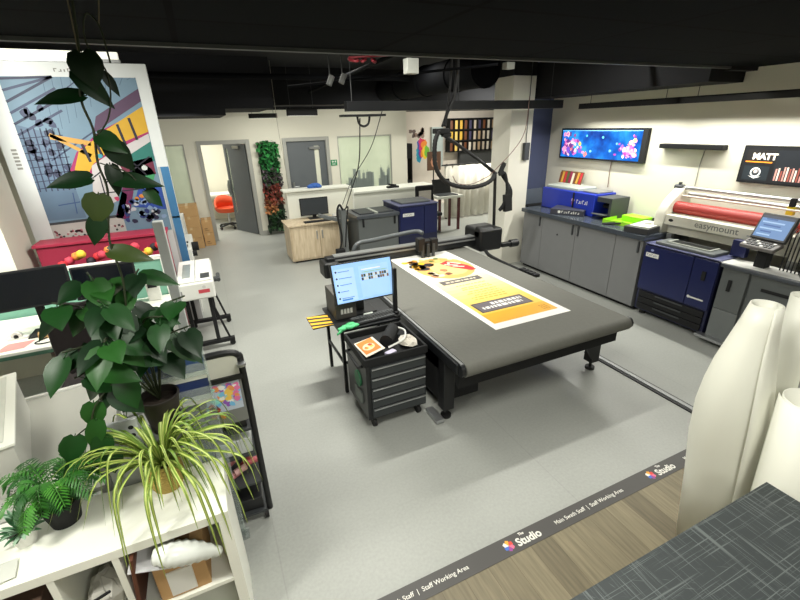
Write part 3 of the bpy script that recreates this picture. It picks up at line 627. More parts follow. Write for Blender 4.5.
pd = MB().tube([(4.78, 3.94, .99), (4.95, 3.75, 1.02)], .012, 8).tube([(4.80, 3.98, .99), (4.97, 3.79, 1.02)], .012, 8); tag(pd.build('squeegee_handles', MATTE, loc=(4.87, 3.87, .985)), 'pair of black rods leaning on the lime tray edge', 'rods')

# laminator
lm = thing('roll_laminator', 'white roll laminator with a red roller behind the navy press', 'laminator', (5.25, 2.65, 0))
IV = mat('ivory_machine_paint', (214, 212, 198), .4, var=.02)
for y0, y1 in ((3.28, 3.40), (1.86, 1.98)):
    MB().prism([(5.0, y0, .98), (5.46, y0, .98), (5.46, y0, 1.46), (5.28, y0, 1.50), (5.10, y0, 1.36), (5.0, y0, 1.22)], (0, y1 - y0, 0)).build('side_cheek', IV, lm, bev=.012)
MB().box(5.02, 5.12, 1.98, 3.28, 1.09, 1.21).box(5.10, 5.44, 1.98, 3.28, .98, 1.09).build('front_beam', IV, lm, bev=.008)
MB().tube([(5.20, 1.98, 1.28), (5.20, 3.28, 1.28)], .072, 24).build('roller', mat('red_silicone_roller', (158, 50, 44), .45), lm, smooth='auto')
MB().tube([(5.18, 2.22, 1.28), (5.18, 2.26, 1.28)], .085, 24).build('roller_collar', WPLAS, lm, smooth='auto')
for x, z, r in ((5.30, 1.50, .022), (5.38, 1.42, .026), (5.26, 1.41, .012)): MB().tube([(x, 1.86, z), (x, 3.40, z)], r, 12).build('bar', CHROME if r > .02 else IV, lm, smooth='auto')
for y in (3.36, 1.92):
    MB().tube([(5.30, y, 1.50), (5.30, y, 1.56)], .02).tube([(5.38, y - .04, 1.42), (5.38, y + .06, 1.42)], .045, 14).tube([(5.30, y - .05, 1.5), (5.30, y + .05, 1.5)], .035, 14).build('bracket', DKGREY, lm, smooth='auto')
MB().box(5.255, 5.30, 2.16, 2.22, 1.36, 1.44).build('warning_tag', c((232, 206, 30)), lm); MB().box(5.25, 5.29, 2.17, 2.21, 1.44, 1.52).build('clip', MATTE, lm)
a = Art((5.0195, 3.28, 1.085), (0, -1, 0), (0, 0, 1)); a.text('easymount', .36, .04, .10, c((120, 122, 120)), .001, sx=1.05); a.build('name_lettering', lm); a = Art((5.0195, 3.28, 1.085), (0, -1, 0), (0, 0, 1)); a.rect(.90, .045, 1.0, .06, c((160, 162, 160))); a.build('size_lettering', lm); a = Art((5.0195, 3.28, 1.085), (0, -1, 0), (0, 0, 1)); a.circ(.08, .065, .03, MATTE, 14, .018); a.build('button', lm)
for x, y in ((5.06, 3.18), (5.36, 3.18), (5.06, 1.94), (5.36, 1.94)): MB().box(x, x + .06, y, y + .06, 0, .98).build('leg', GREYM, lm)

# navy press module
ps = thing('digital_press', 'navy blue digital press unit standing between grey cabinets and paper drawers', 'press', (4.86, 2.81, 0))
MB().box(4.725, 4.99, 2.39, 3.235, .06, .90).build('body', mat('navy_press_shell', (26, 30, 62), .4), ps, bev=.01)
MB().box(4.70, 4.724, 2.65, 3.232, .34, .885).build('door', NAVY, ps, bev=.006)
MB().box(4.70, 4.724, 2.392, 2.644, .34, .885).build('door', NAVY, ps, bev=.006)
MB().box(4.70, 4.99, 2.385, 3.238, .90, .915).build('top_deck', mat('pale_navy_deck', (92, 96, 130), .35), ps, bev=.006)
MB().box(4.73, 4.99, 2.48, 3.14, .915, .95).build('scanner_surround', PRGREY, ps, bev=.01)
MB().box(4.80, 4.96, 2.58, 3.02, .95, .953).build('document_glass', SCREENOFF, ps)
MB().box(4.79, 4.97, 2.56, 2.58, .95, .962).box(4.79, 4.97, 3.02, 3.04, .95, .962).box(4.79, 4.81, 2.58, 3.02, .95, .962).build('glass_frame', mat('pale_press_trim', (168, 172, 164), .4), ps)
MB().box(4.92, 4.99, 2.30, 2.44, .93, 1.10).build('rear_block', NAVY, ps, bev=.006)
for i in range(3):
    d = MB().box(4.705, 4.73, 2.42, 3.2, .085 + i * .08, .155 + i * .08).build('lower_panel', MATTE, ps, bev=.004)
    MB().box(4.696, 4.706, 2.65, 2.98, .135 + i * .08, .15 + i * .08).build('handle', DKGREY, d)
for y in (2.46, 3.16): MB().cyl((4.80, y, .0), (4.80, y, .06), .04).build('foot', RUBBER, ps)
MB().box(4.692, 4.70, 2.49, 2.53, .66, .76).build('door_handle', MATTE, ps)
a = Art((4.6995, 3.232, .34), (0, -1, 0), (0, 0, 1)); a.rect(.03, .415, .19, .465, WPLAS); a.L = 2; glyphs(a, .045, .428, .13, .026, 7, c((120, 126, 140))); a.build('name_badge', ps); a = Art((4.6995, 3.232, .34), (0, -1, 0), (0, 0, 1)); a.circ(.10, .50, .02, c((150, 160, 200)), 14, .014); a.build('emblem', ps); a = Art((4.6995, 3.232, .34), (0, -1, 0), (0, 0, 1)); a.circ(.62, .10, .016, WPLAS); a.rect(.632, .09, .78, .108, WPLAS); a.build('maker_badge', ps)

# grey paper drawer module
pm = thing('paper_drawer_unit', 'grey paper drawer unit with touchscreen at right of the navy press', 'press', (5.0, 1.6, 0))
MB().box(4.74, 4.99, .72, 2.355, .07, .86).build('body', PRGREY, pm, bev=.008)
MB().box(4.68, 4.99, .70, 2.37, .86, .90).build('top', mat('slate_press_top', (74, 78, 84), .3), pm, bev=.008)
MB().box(4.712, 4.74, 2.11, 2.35, .41, .855).build('side_panel', PRGREY, pm, bev=.005)
MB().box(4.712, 4.74, 2.11, 2.35, .075, .405).build('side_panel', mat('lighter_press_grey', (112, 116, 116), .5), pm, bev=.005)
MB().box(4.70, 4.712, 2.24, 2.27, .62, .74).build('latch', MATTE, pm)
for z0, z1 in ((.43, .855), (.075, .425)):
    d = MB().box(4.71, 4.74, .73, 2.085, z0, z1).build('drawer', mat('drawer_press_grey', (88, 92, 92), .5), pm, bev=.006)
    MB().box(4.70, 4.712, 1.40, 1.98, z1 - .14, z1 - .11).build('handle', MATTE, d, bev=.004)
MB().box(4.64, 4.72, .74, 2.42, .055, .085).build('base_rail', CHROME, pm); MB().box(4.75, 4.97, .74, 2.34, 0, .07).build('plinth', MATTE, pm)
sheet('printed_sheet', [(4.70, 2.40, .9005), (4.96, 2.44, .9005), (4.98, 1.86, .9005), (4.72, 1.72, .9005)], c((206, 206, 202)), 'long white paper sheet lying under the press touchscreen', 'paper', .002)
cp = thing('press_touchscreen', 'tilted grey press touchscreen console standing on the drawer unit', 'touchscreen', (4.86, 2.1, .90))
CT = Matrix.Translation((4.85, 2.1, 1.30)) @ Matrix.Rotation(R(-96), 4, 'Z') @ Matrix.Rotation(R(-24), 4, 'X')
MB(CT).box(-.155, .155, 0, .04, -.13, .13).build('screen_case', mat('console_charcoal', (52, 52, 54), .4), cp, bev=.012)
a = scr(CT, .27, .21, -.001); a.rect(0, 0, .27, .21, c((92, 128, 180), .3, emit=.35)); a.L = 2
for i in range(6): a.rect(.02 + .02 * (i % 2), .02 + i * .03, .12 + .1 * rnd.random(), .034 + i * .03, c(((150, 180, 216), (60, 92, 150))[i % 2], .3, emit=.35))
a.rect(0, .185, .27, .21, c((50, 60, 84), .3, emit=.2)); a.build('screen', cp)
KP = Matrix.Translation((4.77, 2.12, 1.13)) @ Matrix.Rotation(R(-96), 4, 'Z') @ Matrix.Rotation(R(20), 4, 'X')
MB(KP).box(-.155, .155, -.07, .07, -.02, .02).build('keypad_case', mat('console_grey', (108, 104, 102), .5), cp, bev=.012)
k = MB(KP)
for i in range(7):
    for j in range(3): k.box(-.13 + i * .037, -.108 + i * .037, -.05 + j * .035, -.03 + j * .035, .02, .027, WPLAS if (i + j) % 4 == 0 else DKGREY)
k.build('keys', None, cp)
MB().box(4.82, 4.92, 2.06, 2.16, .90, 1.2).build('console_post', MATTE, cp, bev=.01)
wr = MB()
for i in range(6): wr.tube([(4.90, 1.82 + i * .03, .90), (4.92, 1.82 + i * .03, 1.25), (4.98, 1.82 + i * .03, 1.3)], .006, 6)
tag(wr.build('wire_rack', BLACK, loc=(4.93, 1.9, .90)), 'black wire rack standing behind the press touchscreen', 'rack')

# ------------------------------------------------------------------ screens on the right wall
def wall_box(name, y0, y1, z0, z1, d, parent): return MB().box(5.5 - d, 5.498, y0, y1, z0, z1).build('case', MATTE, parent, bev=.004)
tv = thing('television', 'wide black wall television showing a bright blue coral reef', 'television', (5.46, 4.84, 1.72))
wall_box('case', 4.02, 5.555, 1.72, 2.17, .06, tv)
a = Art((5.4395, 5.525, 1.745), (0, -1, 0), (0, 0, 1)); a.rect(0, 0, 1.43, .40, node_reef()); r4 = random.Random(11); a.L = 2
pk = [c(q, .4, emit=.9) for q in ((206, 96, 176), (232, 150, 200), (150, 60, 140), (96, 50, 130), (240, 196, 214), (222, 120, 120), (120, 80, 190))]
for i in range(70):
    u = abs(r4.gauss(0, .16)); a.L = 2 + i * .06; v = abs(r4.gauss(0, .12)) * (1.6 - u * 2) if u < .5 else 0; a.blob(min(u + .06, .5), min(v + .05, .34), r4.uniform(.015, .055), pk[r4.randrange(7)], 10, .6)
for i in range(55):
    u = 1.40 - abs(r4.gauss(0, .12)); v = abs(r4.gauss(0, .1)); a.L = 2 + i * .06; a.blob(max(1.0, u - .04), min(.33, v + .05), r4.uniform(.015, .05), pk[r4.randrange(7)], 10, .6)
a.L = 6
for u, v, q in ((.38, .2, (240, 200, 90)), (1.33, .27, (250, 190, 120)), (1.28, .24, (250, 226, 190)), (.6, .1, (120, 200, 230)), (.8, .3, (90, 200, 240)), (.95, .12, (110, 190, 240)), (.5, .32, (80, 180, 230)), (1.05, .22, (90, 150, 220))): a.blob(u, v, .035 if q[0] > 200 else .022, c(q, .4, emit=.9), 8, .3)
a.rect(0, .388, 1.43, .394, c((150, 220, 250), .4, emit=.8)); a.build('screen', tv)
MB().tube(spline([(5.485, 4.55, 1.72), (5.485, 4.56, 1.6), (5.485, 4.55, 1.35)]), .006, 6).build('cable', c((120, 96, 84)), tv)
sb = thing('soundbar', 'slim black soundbar mounted on the white wall between two screens', 'soundbar', (5.44, 3.47, 1.93)); MB().box(5.40, 5.5, 3.04, 3.81, 1.93, 1.985).build('case', MATTE, sb, bev=.008); MB().box(5.396, 5.40, 3.06, 3.79, 1.936, 1.98).build('grille', BLACK, sb)
MB().tube(spline([(5.49, 3.28, 1.93), (5.49, 3.3, 1.75), (5.49, 3.3, 1.5)]), .005, 6).build('cable', c((140, 140, 132)), sb)
s2 = thing('display_screen', 'wide black wall display showing the word MATT on dark tiles', 'display', (5.46, 2.2, 1.6)); wall_box('case', 1.42, 2.845, 1.605, 1.99, .05, s2)
a = Art((5.4495, 2.83, 1.62), (0, -1, 0), (0, 0, 1)); S = lambda q, e=.5: c(q, .4, emit=e)
a.rect(0, 0, 1.40, .355, S((26, 28, 32), .4)); a.L = 2; a.rect(.03, .19, .30, .33, S((36, 34, 34), .4)); a.rect(.03, .02, .27, .165, S((38, 46, 52), .4)); a.rect(.31, .02, .58, .33, S((34, 38, 44), .4)); a.rect(.62, .03, .9, .17, S((60, 72, 84), .4)); a.rect(.62, .19, .9, .33, S((96, 70, 74), .4)); a.L = 3
a.text('MATT', .085, .235, .085, S((250, 240, 225), .9), .004); a.rect(.03, .20, .28, .212, S((236, 140, 40), .9)); a.circ(.15, .10, .05, S((230, 232, 232), .8), 18); a.L = 4; a.circ(.15, .10, .036, S((60, 66, 70), .4), 18); a.L = 5; a.circ(.15, .11, .02, S((214, 200, 190), .6)); a.poly([(.09, .06), (.15, .035), (.21, .06), (.15, .05)], S((236, 236, 232), .8))
for i in range(10): a.rect(.33 + i * .024, .03, .345 + i * .024, .03 + .05 + .1 * rnd.random(), S(((206, 150, 140), (232, 214, 196), (150, 80, 70))[i % 3], .6))
a.blob(.78, .1, .05, S((236, 240, 240), .8)); a.build('screen', s2)

# ================================================================== BACK OF THE ROOM
p2 = thing('digital_press', 'grey and navy digital press standing behind the cutting table gantry', 'press', (3.1, 7.35, 0))
MB().box(2.36, 3.14, 7.02, 7.7, .06, .77).build('grey_cabinet', PRGREY, p2, bev=.01)
MB().box(2.33, 3.15, 6.98, 7.7, .77, .83).build('grey_top', mat('slate_press_top', (74, 78, 84), .3), p2, bev=.006)
for a, e in ((2.42, 2.70), (2.77, 3.08)): MB().box(a, e, 7.08, 7.55, .83, .852).build('feeder_lid', DKGREY, p2, bev=.006)
MB().box(2.71, 2.76, 7.05, 7.58, .83, .858).build('lid_divider', mat('pale_press_trim', (168, 172, 164), .4), p2)
MB().box(3.15, 3.96, 7.0, 7.75, .06, .91).build('navy_cabinet', mat('navy_press_shell', (26, 30, 62), .4), p2, bev=.01)
MB().box(3.17, 3.66, 6.985, 7.0, .36, .89).build('door', NAVY, p2, bev=.005)
MB().box(3.67, 3.94, 6.985, 7.0, .36, .89).build('door', NAVY, p2, bev=.005)
MB().box(3.14, 3.97, 6.98, 7.76, .91, .93).build('navy_top', mat('pale_navy_deck', (92, 96, 130), .35), p2, bev=.005)
MB().box(3.25, 3.85, 7.1, 7.6, .93, .96).build('scanner_lid', PRGREY, p2, bev=.008)
a = Art((3.17, 6.9845, .36), (1, 0, 0), (0, 0, 1)); a.rect(.05, .36, .28, .42, WPLAS); a.L = 2; glyphs(a, .07, .378, .18, .026, 7, c((120, 126, 140))); a.build('badge', p2)
MB().box(2.44, 2.47, 7.0, 7.02, .62, .76).box(3.05, 3.08, 7.0, 7.02, .62, .76).build('handles', MATTE, p2)
so = thing('sheet_output_arm', 'grey stacker arm with black cables at left end of far press', 'machine arm', (2.0, 7.2, 0))
MB().obox((1.95, 7.2, .80), (.5, .14, .06), (0, 18, 0)).build('arm', PRGREY, so, bev=.01)
MB().box(2.08, 2.18, 7.1, 7.3, 0, .95).build('column', mat('lighter_press_grey', (112, 116, 116), .5), so, bev=.01)
MB().tube(spline([(2.12, 7.1, .95), (2.05, 7.05, 1.05), (2.0, 7.05, .9), (2.05, 7.06, .5), (2.0, 7.05, .25)]), .018, 8).tube(spline([(2.14, 7.12, .93), (2.2, 7.05, 1.0), (2.16, 7.04, .8), (2.1, 7.04, .3)]), .012, 8).build('cables', RUBBER, so, smooth=True)
MB().box(1.92, 2.08, 6.98, 7.1, .0, .28).build('foot_motor', MATTE, so, bev=.02)

# reception desk
BIRCH = node_birch()
rd = thing('reception_cabinet', 'pale birch cupboard desk standing in front of the white hutch', 'cabinet', (1.75, 7.75, 0))
MB().box(1.22, 2.28, 7.46, 8.05, .04, .67).build('carcass', BIRCH, rd)
MB().box(1.19, 2.31, 7.42, 8.06, .67, .70).build('top', BIRCH, rd, bev=.003)
for a, e, hx in ((1.24, 1.745, 1.70), (1.755, 2.26, 1.80)):
    d = MB().box(a, e, 7.44, 7.46, .07, .66).build('door', BIRCH, rd, bev=.003)
    MB().box(hx - .01, hx + .01, 7.415, 7.44, .42, .57).build('handle', CHROME, d, bev=.003)
MB().box(1.28, 2.22, 7.5, 8.0, 0, .04).build('plinth', MATTE, rd)
ht = thing('white_hutch', 'white reception hutch panel with a high shelf behind the monitor', 'counter', (1.95, 8.2, 0))
MB().box(1.36, 2.56, 8.1, 8.14, 0, 1.19).build('back_panel', WLAM, ht); MB().box(1.30, 2.60, 8.05, 8.38, 1.19, 1.22).build('top_shelf', WLAM, ht, bev=.003)
MB().box(2.53, 2.56, 7.75, 8.1, 0, 1.19).box(1.36, 1.39, 8.14, 8.36, 0, 1.19).box(2.53, 2.56, 8.14, 8.36, 0, 1.19).build('side_panel', WLAM, ht)
m2 = thing('monitor', 'dark switched off monitor on the birch reception cupboard', 'monitor', (1.8, 7.85, .70))
MB().box(1.53, 2.06, 7.84, 7.87, .77, 1.09).build('case', MATTE, m2, bev=.006); Art((1.545, 7.8395, .785), (1, 0, 0), (0, 0, 1)).rect(0, 0, .50, .29, c((58, 62, 66), .3)).build('screen', m2)
MB().box(1.76, 1.83, 7.88, 7.91, .71, .92).box(1.68, 1.92, 7.8, 7.98, .70, .715).build('stand', MATTE, m2, bev=.005)
k2 = MB().box(1.52, 2.0, 7.50, 7.64, .70, .718)
kk = tag(k2.build('keyboard', MATTE, loc=(1.76, 7.57, .70), bev=.004), 'black keyboard in front of the switched off reception monitor', 'keyboard')
mg = thing('mug', 'white mug with a dark band at right of reception keyboard', 'mug', (2.1, 7.62, .70))
MB().lathe([(0, 0), (.042, 0), (.045, .1), (.038, .1), (.036, .01), (0, .01)], (2.1, 7.62, .70), 18).build('cup', WPLAS, mg, smooth='auto'); MB().tube(spline([(2.142, 7.62, .725), (2.17, 7.62, .74), (2.17, 7.62, .77), (2.144, 7.62, .785)]), .007, 6).build('handle', WPLAS, mg, smooth=True)
MB().lathe([(.0455, .03), (.0465, .06)], (2.1, 7.62, .70), 18).build('band', MATTE, mg)
bm = MB(); bm.ball((1.93, 8.2, 1.26), .12, .07, .05); bm.ball((1.84, 8.18, 1.25), .07, .05, .035); bm.ball((2.0, 8.16, 1.245), .06, .05, .03)
tag(bm.build('blue_cap', c((44, 92, 170), .6), loc=(1.93, 8.2, 1.22), smooth=True), 'blue cap lying on top of the white hutch shelf', 'cap')
wc = thing('white_counter', 'long white counter under the frosted skyline window', 'counter', (3.5, 9.0, 0))
MB().box(2.72, 4.5, 8.78, 9.3, 0, .95).build('body', WLAM, wc); MB().box(2.68, 4.9, 8.72, 9.36, .95, .99).build('top', WLAM, wc, bev=.003)
tag(MB().box(3.72, 3.98, 8.8, 8.92, .99, 1.03).obox((3.85, 8.88, 1.05), (.2, .05, .04), (0, 10, 20)).build('stapler', MATTE, loc=(3.85, 8.86, .99)), 'black long arm stapler lying on the long white counter', 'stapler')

# green wall
gw = thing('artificial_plant_panel', 'tall artificial plant column between the two doors, green over red over green', 'plant wall', (1.38, 10.08, .1))
MB().box(1.20, 1.60, 10.085, 10.118, .1, 2.02).build('backing', mat('panel_backing', (40, 46, 38), .9), gw)
r5 = random.Random(21)
for nm, z0, z1, cols in (('green_foliage', 1.45, 2.06, ((34, 110, 50), (46, 132, 62), (24, 84, 40))), ('purple_foliage', 1.12, 1.5, ((86, 78, 84), (66, 60, 58), (50, 84, 46))), ('red_foliage', .72, 1.16, ((140, 62, 46), (112, 46, 40), (90, 60, 40))), ('orange_foliage', .52, .8, ((196, 134, 84), (164, 104, 60), (120, 80, 46))), ('dark_green_foliage', .08, .58, ((34, 62, 38), (48, 84, 46), (30, 46, 32)))):
    b = MB()
    for i in range(int(170 * (z1 - z0) / .5)):
        x = r5.uniform(1.2, 1.6) if nm[0] != 'o' else r5.uniform(1.18, 1.42); z = r5.uniform(z0, z1); y = 10.08 - r5.random() * .08
        d = Vector((r5.uniform(-1, 1), -1.1 - r5.random(), r5.uniform(-1.2, .6))); q = cols[r5.randrange(3)]
        leaf(b, (x, y, z), d, (r5.uniform(-.4, .4), -.3, 1), r5.uniform(.07, .14), r5.uniform(.04, .075), c(q, .6), kind='oval')
    b.build(nm, None, gw)
es = thing('exit_sign', 'small green exit sign on the wall beside the closed door', 'sign', (2.89, 10.12, 1.5)); MB().box(2.82, 2.97, 10.105, 10.12, 1.44, 1.57).build('plate', c((40, 140, 90)), es)
a = Art((2.82, 10.1045, 1.44), (1, 0, 0), (0, 0, 1)); a.poly([(.02, .09), (.05, .06), (.05, .08), (.08, .08), (.08, .10), (.05, .10), (.05, .12)], WPLAS); a.rect(.095, .07, .125, .11, WPLAS); a.text('EXIT', .03, .018, .04, WPLAS, .001); a.build('pictogram', es)
# cardboard boxes by the open door
def carton(x0, x1, y0, y1, z0, z1, label):
    t = thing('cardboard_box', label, 'box', ((x0 + x1) / 2, (y0 + y1) / 2, z0), 'cardboard boxes beside the open door')
    MB().box(x0, x1, y0, y1, z0, z1 - .002).build('carton', CARD, t, bev=.004)
    xm = (x0 + x1) / 2; MB().box(xm - .025, xm + .025, y0 - .001, y1 + .001, z1 - .05, z1 - .0005).build('packing_tape', mat('packing_tape', (206, 178, 134), .3), t)
    a = Art((x0, y0 - .0005, z0), (1, 0, 0), (0, 0, 1)); a.rect(.04, .08, .10, .10, c((120, 90, 60))); a.rect(.04, .05, .13, .06, c((120, 90, 60))); a.build('print', t)
for i, l in enumerate(('bottom brown carton of the taller stack left of open door', 'second brown carton from floor in the taller stack by door', 'third brown carton from floor in the taller stack by door', 'topmost brown carton of the taller stack under small window')): carton(-.60, -.22, 9.55, 9.92, i * .225, i * .225 + .225, l)
for i, l in enumerate(('lower carton of the short two box stack touching door frame', 'upper carton of the short two box stack touching door frame')): carton(-.205, .0, 9.68, 9.98, i * .28, i * .28 + .28, l)
# meeting room chair and table seen through the open door
oc = thing('swivel_chair', 'orange bucket swivel chair in the meeting room behind open door', 'chair', (.42, 11.35, 0))
ORG = c((216, 84, 44), .6)
b = MB(); b.lathe([(0, .40), (.24, .41), (.28, .46), (.29, .52), (.25, .52), (.22, .47), (0, .46)], (.42, 11.35, 0), 24); b.build('seat', ORG, oc, smooth='auto')
b = MB(); vs = []
for i in range(13):
    t = math.pi * (-.05 + 1.1 * i / 12); h = .24 * math.sin(max(0, min(math.pi, t))) + .05
    for r, z in ((.28, .5), (.29, .5 + h), (.25, .5 + h), (.24, .5)): vs.append((.42 + r * math.cos(t + .25), 11.35 + r * math.sin(t + .25), z))
b.add(vs, [(i * 4 + j, i * 4 + (j + 1) % 4, i * 4 + 4 + (j + 1) % 4, i * 4 + 4 + j) for i in range(12) for j in range(4)]); b.build('backrest', ORG, oc, smooth=True, bev=0)
MB().cyl((.42, 11.35, .1), (.42, 11.35, .41), .03).build('column', CHROME, oc)
for i in range(5):
    t = 2 * math.pi * i / 5; p = (.42 + .27 * math.cos(t), 11.35 + .27 * math.sin(t))
    l = MB().tube([(.42, 11.35, .11), (*p, .075)], [.03, .018], 8).build('leg', DKGREY, oc, smooth='auto'); MB().ball((p[0], p[1], .035), .035).build('castor', RUBBER, l, smooth=True)
mt = thing('meeting_table', 'white meeting table top seen through the open doorway', 'table', (.5, 12.2, 0)); MB().box(.0, 1.2, 11.95, 12.6, .72, .75).build('table_top', WLAM, mt)
for x in (.05, 1.12):
    for y in (12.0, 12.52): MB().box(x, x + .04, y, y + .04, 0, .72).build('leg', GREYM, mt)
tag(MB().box(.62, .8, 12.0, 12.12, .75, .80).obox((.7, 12.06, .86), (.05, .04, .14), (0, 20, 0)).build('desk_phone', MATTE, loc=(.7, 12.06, .75)), 'black desk phone on the meeting table behind the open door', 'phone')

# recess at the back right: art wall, wire racks, hanging rolls, laptop table
sp = thing('paint_splash_artwork', 'rainbow paint splash artwork on the recess wall', 'artwork', (5.95, 11.5, 1.2))
a = Art((5.3, 11.499, 1.0), (1, 0, 0), (0, 0, 1)); r6 = random.Random(3)
for i, q in enumerate(((40, 160, 190), (30, 90, 180), (150, 40, 130), (220, 40, 110), (230, 60, 60), (240, 140, 40), (246, 210, 50), (120, 190, 60))):
    for j in range(3): a.L = 1 + .2 * i + .05 * j; a.blob(.56 + .035 * i + r6.uniform(-.03, .03), .72 - .25 * abs(i - 3.2) / 4 + r6.uniform(-.16, .14), .1, c(q), 10, .5, .17)
    a.line((.55 + .045 * i, .6), (.55 + .045 * i, .3 + .2 * r6.random()), .014, c(q))
a.L = 4
for i in range(12): a.blob(.25 + r6.random() * .5, .98 + r6.random() * .16, .08, c(((112, 92, 86), (150, 124, 112))[i % 2]), 8, .5)
a.build('paint', sp)
bb = thing('tall_shelf_unit', 'dark narrow shelf unit at left of the paint splash', 'shelf', (5.35, 11.3, 0))
MB().box(5.2, 5.5, 11.2, 11.46, 0, .06).box(5.2, 5.5, 11.2, 11.46, .75, .8).box(5.2, 5.5, 11.2, 11.46, 1.4, 1.8).box(5.2, 5.23, 11.2, 11.46, 0, 1.8).box(5.47, 5.5, 11.2, 11.46, 0, 1.8).build('frame', MATTE, bb)
wr = thing('sample_rack', 'black wire wall rack filled with amber and brown sample boards', 'rack', (7.5, 11.4, 1.2))
b = MB()
for i in range(12): b.box(6.72 + i * .16, 6.735 + i * .16, 11.2, 11.44, 1.5, 2.42)
for z in (1.5, 1.8, 2.1, 2.40): b.box(6.70, 8.5, 11.2, 11.44, z, z + .02)
b.build('frame', MATTE, wr)
b = MB()
for i in range(11):
    for j in range(3):
        q = ((230, 184, 70), (240, 206, 110), (120, 70, 40), (206, 190, 170), (70, 66, 96), (176, 150, 120), (226, 216, 200))[(0, 1, 0, 2, 4, 3, 5, 3, 6, 5, 6)[i] if r6.random() < .7 else r6.randrange(7)]
        b.box(6.745 + i * .16, 6.87 + i * .16, 11.28, 11.32, 1.53 + j * .3, 1.76 + j * .3, c(q, .5))
b.build('sample_boards', None, wr)
MB().box(7.15, 8.5, 11.3, 11.44, 1.08, 1.48).build('dark_panel', mat('dark_rack_panel', (60, 62, 64), .6), wr)
b = MB(); vs = []; n = 60
for i in range(n + 1):
    x = 5.45 + 2.2 * i / n; y = 9.3 + .05 * math.sin(i * 1.15) + .03 * math.sin(i * .37)
    vs += [(x, y, .04), (x, y + .03 * math.sin(i), 1.32)]
b.add(vs, [(2 * i, 2 * i + 2, 2 * i + 3, 2 * i + 1) for i in range(n)])
cu2 = tag(b.build('hanging_cloth', mat('off_white_cloth', (226, 222, 210), .9, var=.03), loc=(6.5, 9.3, .04), smooth=True), 'long off white cloth hanging in folds behind the vacuum hose loop', 'cloth'); so_ = cu2.modifiers.new('Solidify', 'SOLIDIFY'); so_.thickness = .006
cr = thing('cloth_rail', 'black rail stand holding the long off white cloth', 'rail', (6.5, 9.36, 0)); MB().tube([(5.40, 9.36, 1.34), (7.7, 9.36, 1.34)], .018).build('rail', BLACK, cr)
for x in (5.58, 7.66): MB().tube([(x, 9.42, 0), (x, 9.42, 1.36)], .02).build('post', BLACK, cr)
bpc = thing('brown_poster', 'brown portrait poster on a stand behind the hose loop', 'poster', (5.35, 9.5, 0)); MB().box(5.1, 5.48, 9.55, 9.57, 1.22, 1.66).build('board', c((96, 66, 48)), bpc)
a = Art((5.1, 9.549, 1.22), (1, 0, 0), (0, 0, 1)); a.blob(.19, .2, .1, c((196, 140, 110)), 10, .3, .16); a.L = 2; a.blob(.2, .3, .06, c((226, 190, 160)), 9, .2); a.build('portrait', bpc); MB().tube([(5.29, 9.58, 0), (5.29, 9.58, 1.5)], .015).box(5.15, 5.43, 9.5, 9.68, 0, .03).build('stand', BLACK, bpc)
gp = thing('grey_door_panel', 'pale grey notice panel seen through the hose loop', 'panel', (5.9, 11.4, 1.2)); MB().box(6.25, 6.62, 11.42, 11.49, 1.1, 2.2).build('panel', c((176, 188, 186), .4), gp)
lt = thing('side_table', 'white side table with dark red legs behind the navy press', 'table', (4.95, 8.45, 0)); MB().box(4.65, 5.30, 8.2, 8.72, .74, .79).build('table_top', WLAM, lt, bev=.004)
for x in (4.70, 5.2):
    for y in (8.24, 8.64): MB().box(x, x + .05, y, y + .05, 0, .74).build('leg', c((84, 34, 38)), lt)
lp = thing('laptop', 'open dark laptop on the white side table', 'laptop', (4.95, 8.4, .79)); MB().box(4.74, 5.2, 8.26, 8.56, .79, .81).build('base', DKGREY, lp, bev=.004); MB().obox((4.97, 8.62, .96), (.46, .015, .32), (-16, 0, 0)).build('lid', SCREENOFF, lp, bev=.003)
oc2 = thing('office_chair', 'black office chair tucked behind navy far press', 'chair', (4.38, 8.2, 0)); MB().box(4.15, 4.6, 8.3, 8.36, .62, 1.06).build('backrest', MATTE, oc2, bev=.03); MB().box(4.15, 4.6, 7.9, 8.3, .44, .52).build('seat', MATTE, oc2, bev=.03); MB().cyl((4.38, 8.1, .05), (4.38, 8.1, .45), .03).box(4.12, 4.64, 8.07, 8.13, .03, .07).box(4.35, 4.41, 7.84, 8.36, .03, .07).build('pedestal', DKGREY, oc2); MB().box(4.22, 4.52, 8.285, 8.30, .72, .95).build('cushion', c((206, 200, 190)), oc2, bev=.006)
lg = thing('desk_laptop', 'small dark laptop beside the slate blue wall at worktop end', 'laptop', (5.2, 5.72, .9)); MB().box(4.95, 5.4, 5.60, 5.84, .94, .96).build('base', MATTE, lg); MB().obox((5.17, 5.80, 1.08), (.42, .012, .26), (-8, 0, 0)).build('lid', c((96, 104, 116), .3), lg); MB().box(4.93, 5.45, 5.58, 5.86, 0, .94).build('plinth', CABG, lg)

# ================================================================== CEILING FITTINGS
def linear(name, p, q, h, wd, label, hang=None, grp='black linear ceiling lights', zt=3.4):
    p = Vector(p); q = Vector(q); m = (p + q) / 2; t = thing(name, label, 'light fitting', tuple(m), grp); d = (q - p); ln = d.length; T = Matrix.Translation(m) @ Matrix.Rotation(math.atan2(d.y, d.x), 4, 'Z')
    b = MB(T).box(-ln / 2, ln / 2, -wd / 2, -wd / 2 + .012, -h / 2, h / 2).box(-ln / 2, ln / 2, wd / 2 - .012, wd / 2, -h / 2, h / 2).box(-ln / 2, ln / 2, -wd / 2, wd / 2, h / 2 - .012, h / 2).box(-ln / 2, -ln / 2 + .012, -wd / 2, wd / 2, -h / 2, h / 2).box(ln / 2 - .012, ln / 2, -wd / 2, wd / 2, -h / 2, h / 2); b.build('housing', BLACK, t)
    for s in (-.38, .38): MB(T).cyl((s * ln, 0, h / 2), (s * ln, 0, zt - m.z), .004, n=6).build('suspension_wire', DKGREY, t)
    return t
